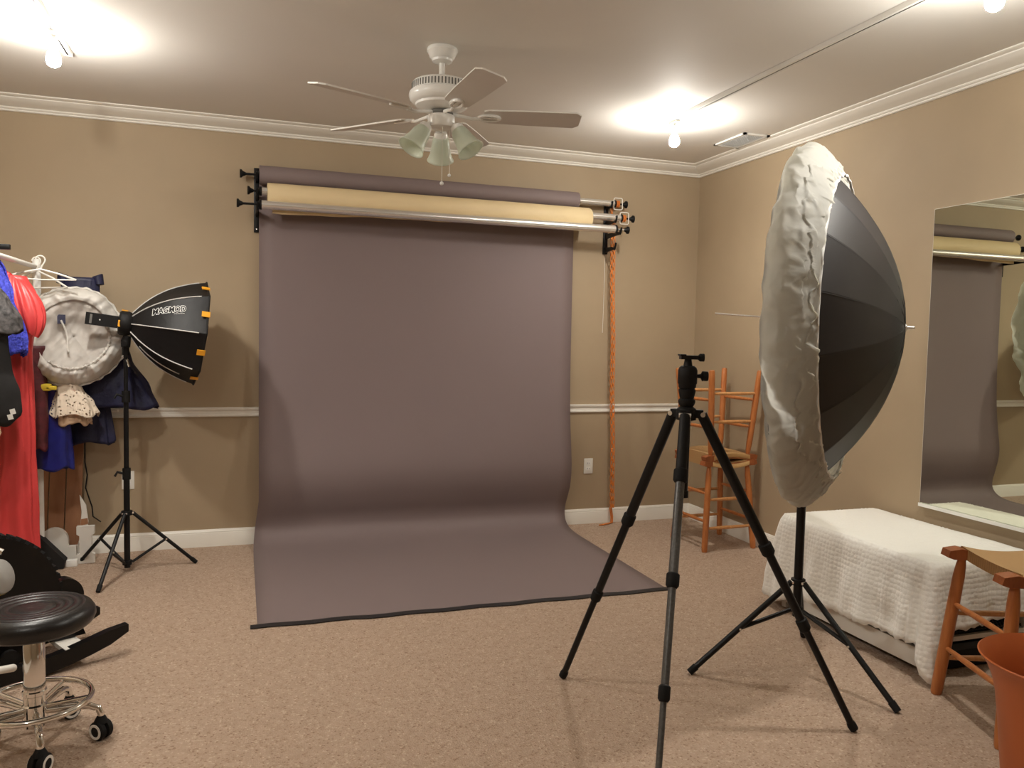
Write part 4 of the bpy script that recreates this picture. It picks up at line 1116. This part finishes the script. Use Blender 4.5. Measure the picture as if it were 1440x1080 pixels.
# ------------------------------------------------------------------ rocking motorcycle toy
u = V(.866, .50, 0); w = V(-.5, .866, 0)          # along the rails / across to the far rail
A0 = V(-3.845, -1.74, 0)                          # near rail front tip on the floor plan
rt_ = thing('rocking_motorcycle', 'black wooden rocking motorcycle toy on curved rails behind the round stool', 'rocking toy', (-4.2, -1.8, 0))
def rail_pts(off):
    out = []
    for i in range(15):
        t = i/14; L = 1.06*t
        z = .088*(1-min(1, t/.45))**2.0+.08*max(0, (t-.6)/.4)**2
        out.append(A0+w*off-u*L+V(0, 0, z))
    return out
for off in (0.0, .30):
    P = rail_pts(off); mb = MB(); o_ = len(mb.v)
    for i, p in enumerate(P):
        hgt = (.044, .062, .066)[min(i, 2)]
        nn = V(0, 0, 1)
        mb.v += [p+w*.019+nn*(.012 if i == 0 else 0), p-w*.019+nn*(.012 if i == 0 else 0), p-w*.019+nn*hgt, p+w*.019+nn*hgt]
    for i in range(len(P)-1):
        for k in range(4): mb.f.append((i*4+k, i*4+(k+1) % 4, (i+1)*4+(k+1) % 4, (i+1)*4+k))
    mb.f += [(3, 2, 1, 0), tuple(len(P)*4-4+k for k in range(4))]
    mb.build('rocker', M['black_gloss'], rt_, angle=25)
for L in (.21, .66):
    c_ = A0-u*L+w*.15+V(0, 0, .080 if L < .3 else .070)
    MB().obox(c_, u*.042, w*.165, V(0, 0, .009)).build('cross_board', M['white_paint'], rt_, smooth=False)
# wheel disc with tread
wc_ = V(-4.375, -1.785, .265)
def disc(c, r, half, name, mt):
    pts = [c+u*(r*math.cos(2*PI*k/48))+V(0, 0, r*math.sin(2*PI*k/48))-w*half for k in range(48)]
    return MB().prism(pts, w*half*2).build(name, mt, rt_, angle=25)
wheel = disc(wc_, .285, .035, 'rear_wheel', M['black_gloss'])
mb = MB()
for k in range(48):
    a = 2*PI*k/48; d_ = u*math.cos(a)+V(0, 0, math.sin(a)); tg = -u*math.sin(a)+V(0, 0, math.cos(a))
    mb.obox(wc_+d_*.289, d_*.008, tg*.010, w*.034)
mb.build('tread', M['black_rubber'], wheel, smooth=False)
# fender / seat board and front wheel
fb = A0-u*.05+w*.24+V(0, 0, .20)
MB().obox(A0-u*.30+w*.20+V(0, 0, .215), u*.20, w*.055, V(0, 0, .013)).build('front_board', M['black_gloss'], rt_, smooth=False)
pts = [A0-u*.165+w*.25+u*(.075*math.cos(q))+V(0, 0, .228+.085*math.sin(q)) for q in [PI*i/16 for i in range(17)]]
MB().prism([p-w*.03 for p in pts], w*.06).build('mudguard', M['black_gloss'], rt_, angle=25)
MB().prism([A0-u*.13+w*.10+V(0, 0, .094), A0-u*.27+w*.10+V(0, 0, .094), A0-u*.30+w*.10+V(0, 0, .205), A0-u*.17+w*.10+V(0, 0, .205)], w*.20).build('front_support', M['black_gloss'], rt_, smooth=False)
MB().prism([A0-u*.42+w*.08+V(0, 0, .060), A0-u*.72+w*.08+V(0, 0, .060), A0-u*.68+w*.08+V(0, 0, .26), A0-u*.40+w*.08+V(0, 0, .24)], w*.04).build('engine_panel', M['black_gloss'], rt_, smooth=False)
# rolled saddle bag with yellow bands
rc = V(-4.290, -1.95, .425)
rd = V(.62, -.25, .22).normalized()
roll = MB().lathe([(.03, -.20), (.062, -.19), (.070, -.17), (.070, .025), (.066, .042), (.052, .052), (.01, .055)], rc, rd, 24).build('saddle_roll', M['grey_vinyl'], rt_)
for s in (.018, -.030): MB().lathe([(.0708, s-.016), (.0715, s-.012), (.0715, s+.006), (.0708, s+.01)], rc, rd, 24, caps=False).build('band', M['yellow'], roll)
MB().lathe([(.0712, -.015), (.0722, -.013), (.0722, .000), (.0712, .002)], rc, rd, 24, caps=False).build('strap', M['black_rubber'], roll)
for c_, e_ in ((V(-4.40, -2.08, .308), V(-4.215, -2.0, .302)), (V(-4.42, -2.17, .125), V(-4.20, -2.06, .105))):
    mb = MB().tube([c_, e_], .0145, 14); mb.ball(e_, .0145, 12, 8)
    mb.build('foot_peg', M['white_paint'], rt_)
MB().tube([V(-4.36, -2.0, .60), V(-4.235, -2.02, .545)], .012, 12).build('handlebar', M['chrome'], rt_)
MB().tube([V(-4.36, -2.0, .60), V(-4.38, -1.95, .25)], .014, 12).build('fork', M['black_gloss'], rt_)
pd = A0-u*.44+w*.02+V(0, 0, .09)
MB().prism([pd+V(0, 0, .0)+u*(.035*math.cos(q))+V(0, 0, .04*math.sin(q)) for q in [2*PI*i/16 for i in range(16)]], w*.02).build('chain_guard', M['black_matte'], rt_, angle=25)

# ------------------------------------------------------------------ round rolling stool
SC = V(-4.03, -2.505, 0)
rs = thing('rolling_stool', 'round black vinyl stool on a chrome base with casters', 'stool', SC)
sz = .395
MB().lathe([(.005, sz+.012), (.10, sz+.010), (.165, sz+.012), (.178, sz+.022), (.186, sz+.040), (.184, sz+.058), (.174, sz+.074), (.158, sz+.083), (.148, sz+.084), (.144, sz+.082), (.140, sz+.084), (.122, sz+.084), (.118, sz+.0815), (.114, sz+.083), (.096, sz+.082), (.092, sz+.0795), (.088, sz+.081), (.07, sz+.080), (.066, sz+.0775), (.062, sz+.079), (.03, sz+.078), (.002, sz+.078)], SC, n=64).build('seat', M['leather'], rs)
MB().lathe([(.09, sz+.004), (.092, sz+.013), (.02, sz+.013)], SC, n=32).build('seat_plate', M['black_matte'], rs)
MB().tube([SC+V(0, 0, .33), SC+V(0, 0, sz+.006)], .0135, 16).build('piston', M['chrome'], rs)
MB().lathe([(.030, .366), (.034, .367), (.034, .378), (.020, .384)], SC, n=20, caps=False).build('piston_cap', M['black_matte'], rs)
MB().lathe([(.031, .10), (.0325, .105), (.0325, .365), (.030, .37)], SC, n=24).build('gas_cylinder', M['chrome'], rs)
MB().lathe([(.034, .178), (.037, .181), (.037, .193), (.034, .196)], SC, n=24).build('collar', M['chrome'], rs)
MB().lathe([(.032, .07), (.038, .075), (.038, .145), (.032, .15)], SC, n=24).build('hub', M['chrome'], rs)
RG = .170; zr = .155
MB().tube([SC+V(RG*math.cos(2*PI*k/64), RG*math.sin(2*PI*k/64), zr) for k in range(64)], .0105, 12, closed=True).build('foot_ring', M['chrome'], rs)
a0 = math.atan2(-2.512-SC.y, -3.824-SC.x)
for k in range(5):
    a = a0+2*PI*k/5; d = V(math.cos(a), math.sin(a), 0); sdv = V(-d.y, d.x, 0)
    lg = MB().tube([SC+d*.02+V(0, 0, .118), SC+d*.12+V(0, 0, .122), SC+d*.165+V(0, 0, .120), SC+d*.192+V(0, 0, .108), SC+d*.2+V(0, 0, .085), SC+d*.2+V(0, 0, .062)], .0115, 12).build('leg', M['chrome'], rs)
    MB().tube([SC+d*.03+V(0, 0, .135), SC+d*(RG-.004)+V(0, 0, zr-.004)], .008, 10).build('ring_spoke', M['chrome'], rs)
    e = a+.9; ew = V(math.cos(e), math.sin(e), 0)
    cpos = SC+d*.2+V(0, 0, .0325)
    cst = MB()
    cst.lathe([(.006, -.026), (.028, -.025), (.0325, -.020), (.0325, -.006), (.026, -.003)], cpos, ew, 20)
    cst.lathe([(.026, .003), (.0325, .006), (.0325, .020), (.028, .025), (.006, .026)], cpos, ew, 20)
    cst.tube([cpos+V(0, 0, .026), cpos+V(0, 0, .05)], [.024, .012], 12)
    ct = cst.build('caster', M['black_rubber'], rs)
    MB().lathe([(.026, .0245), (.026, .0268), (.0175, .0272), (.0175, .025)], cpos, ew, 20, caps=False).lathe([(.026, .0245), (.026, .0268), (.0175, .0272), (.0175, .025)], cpos, -ew, 20, caps=False).build('wheel_ring', M['white_enamel'], ct)
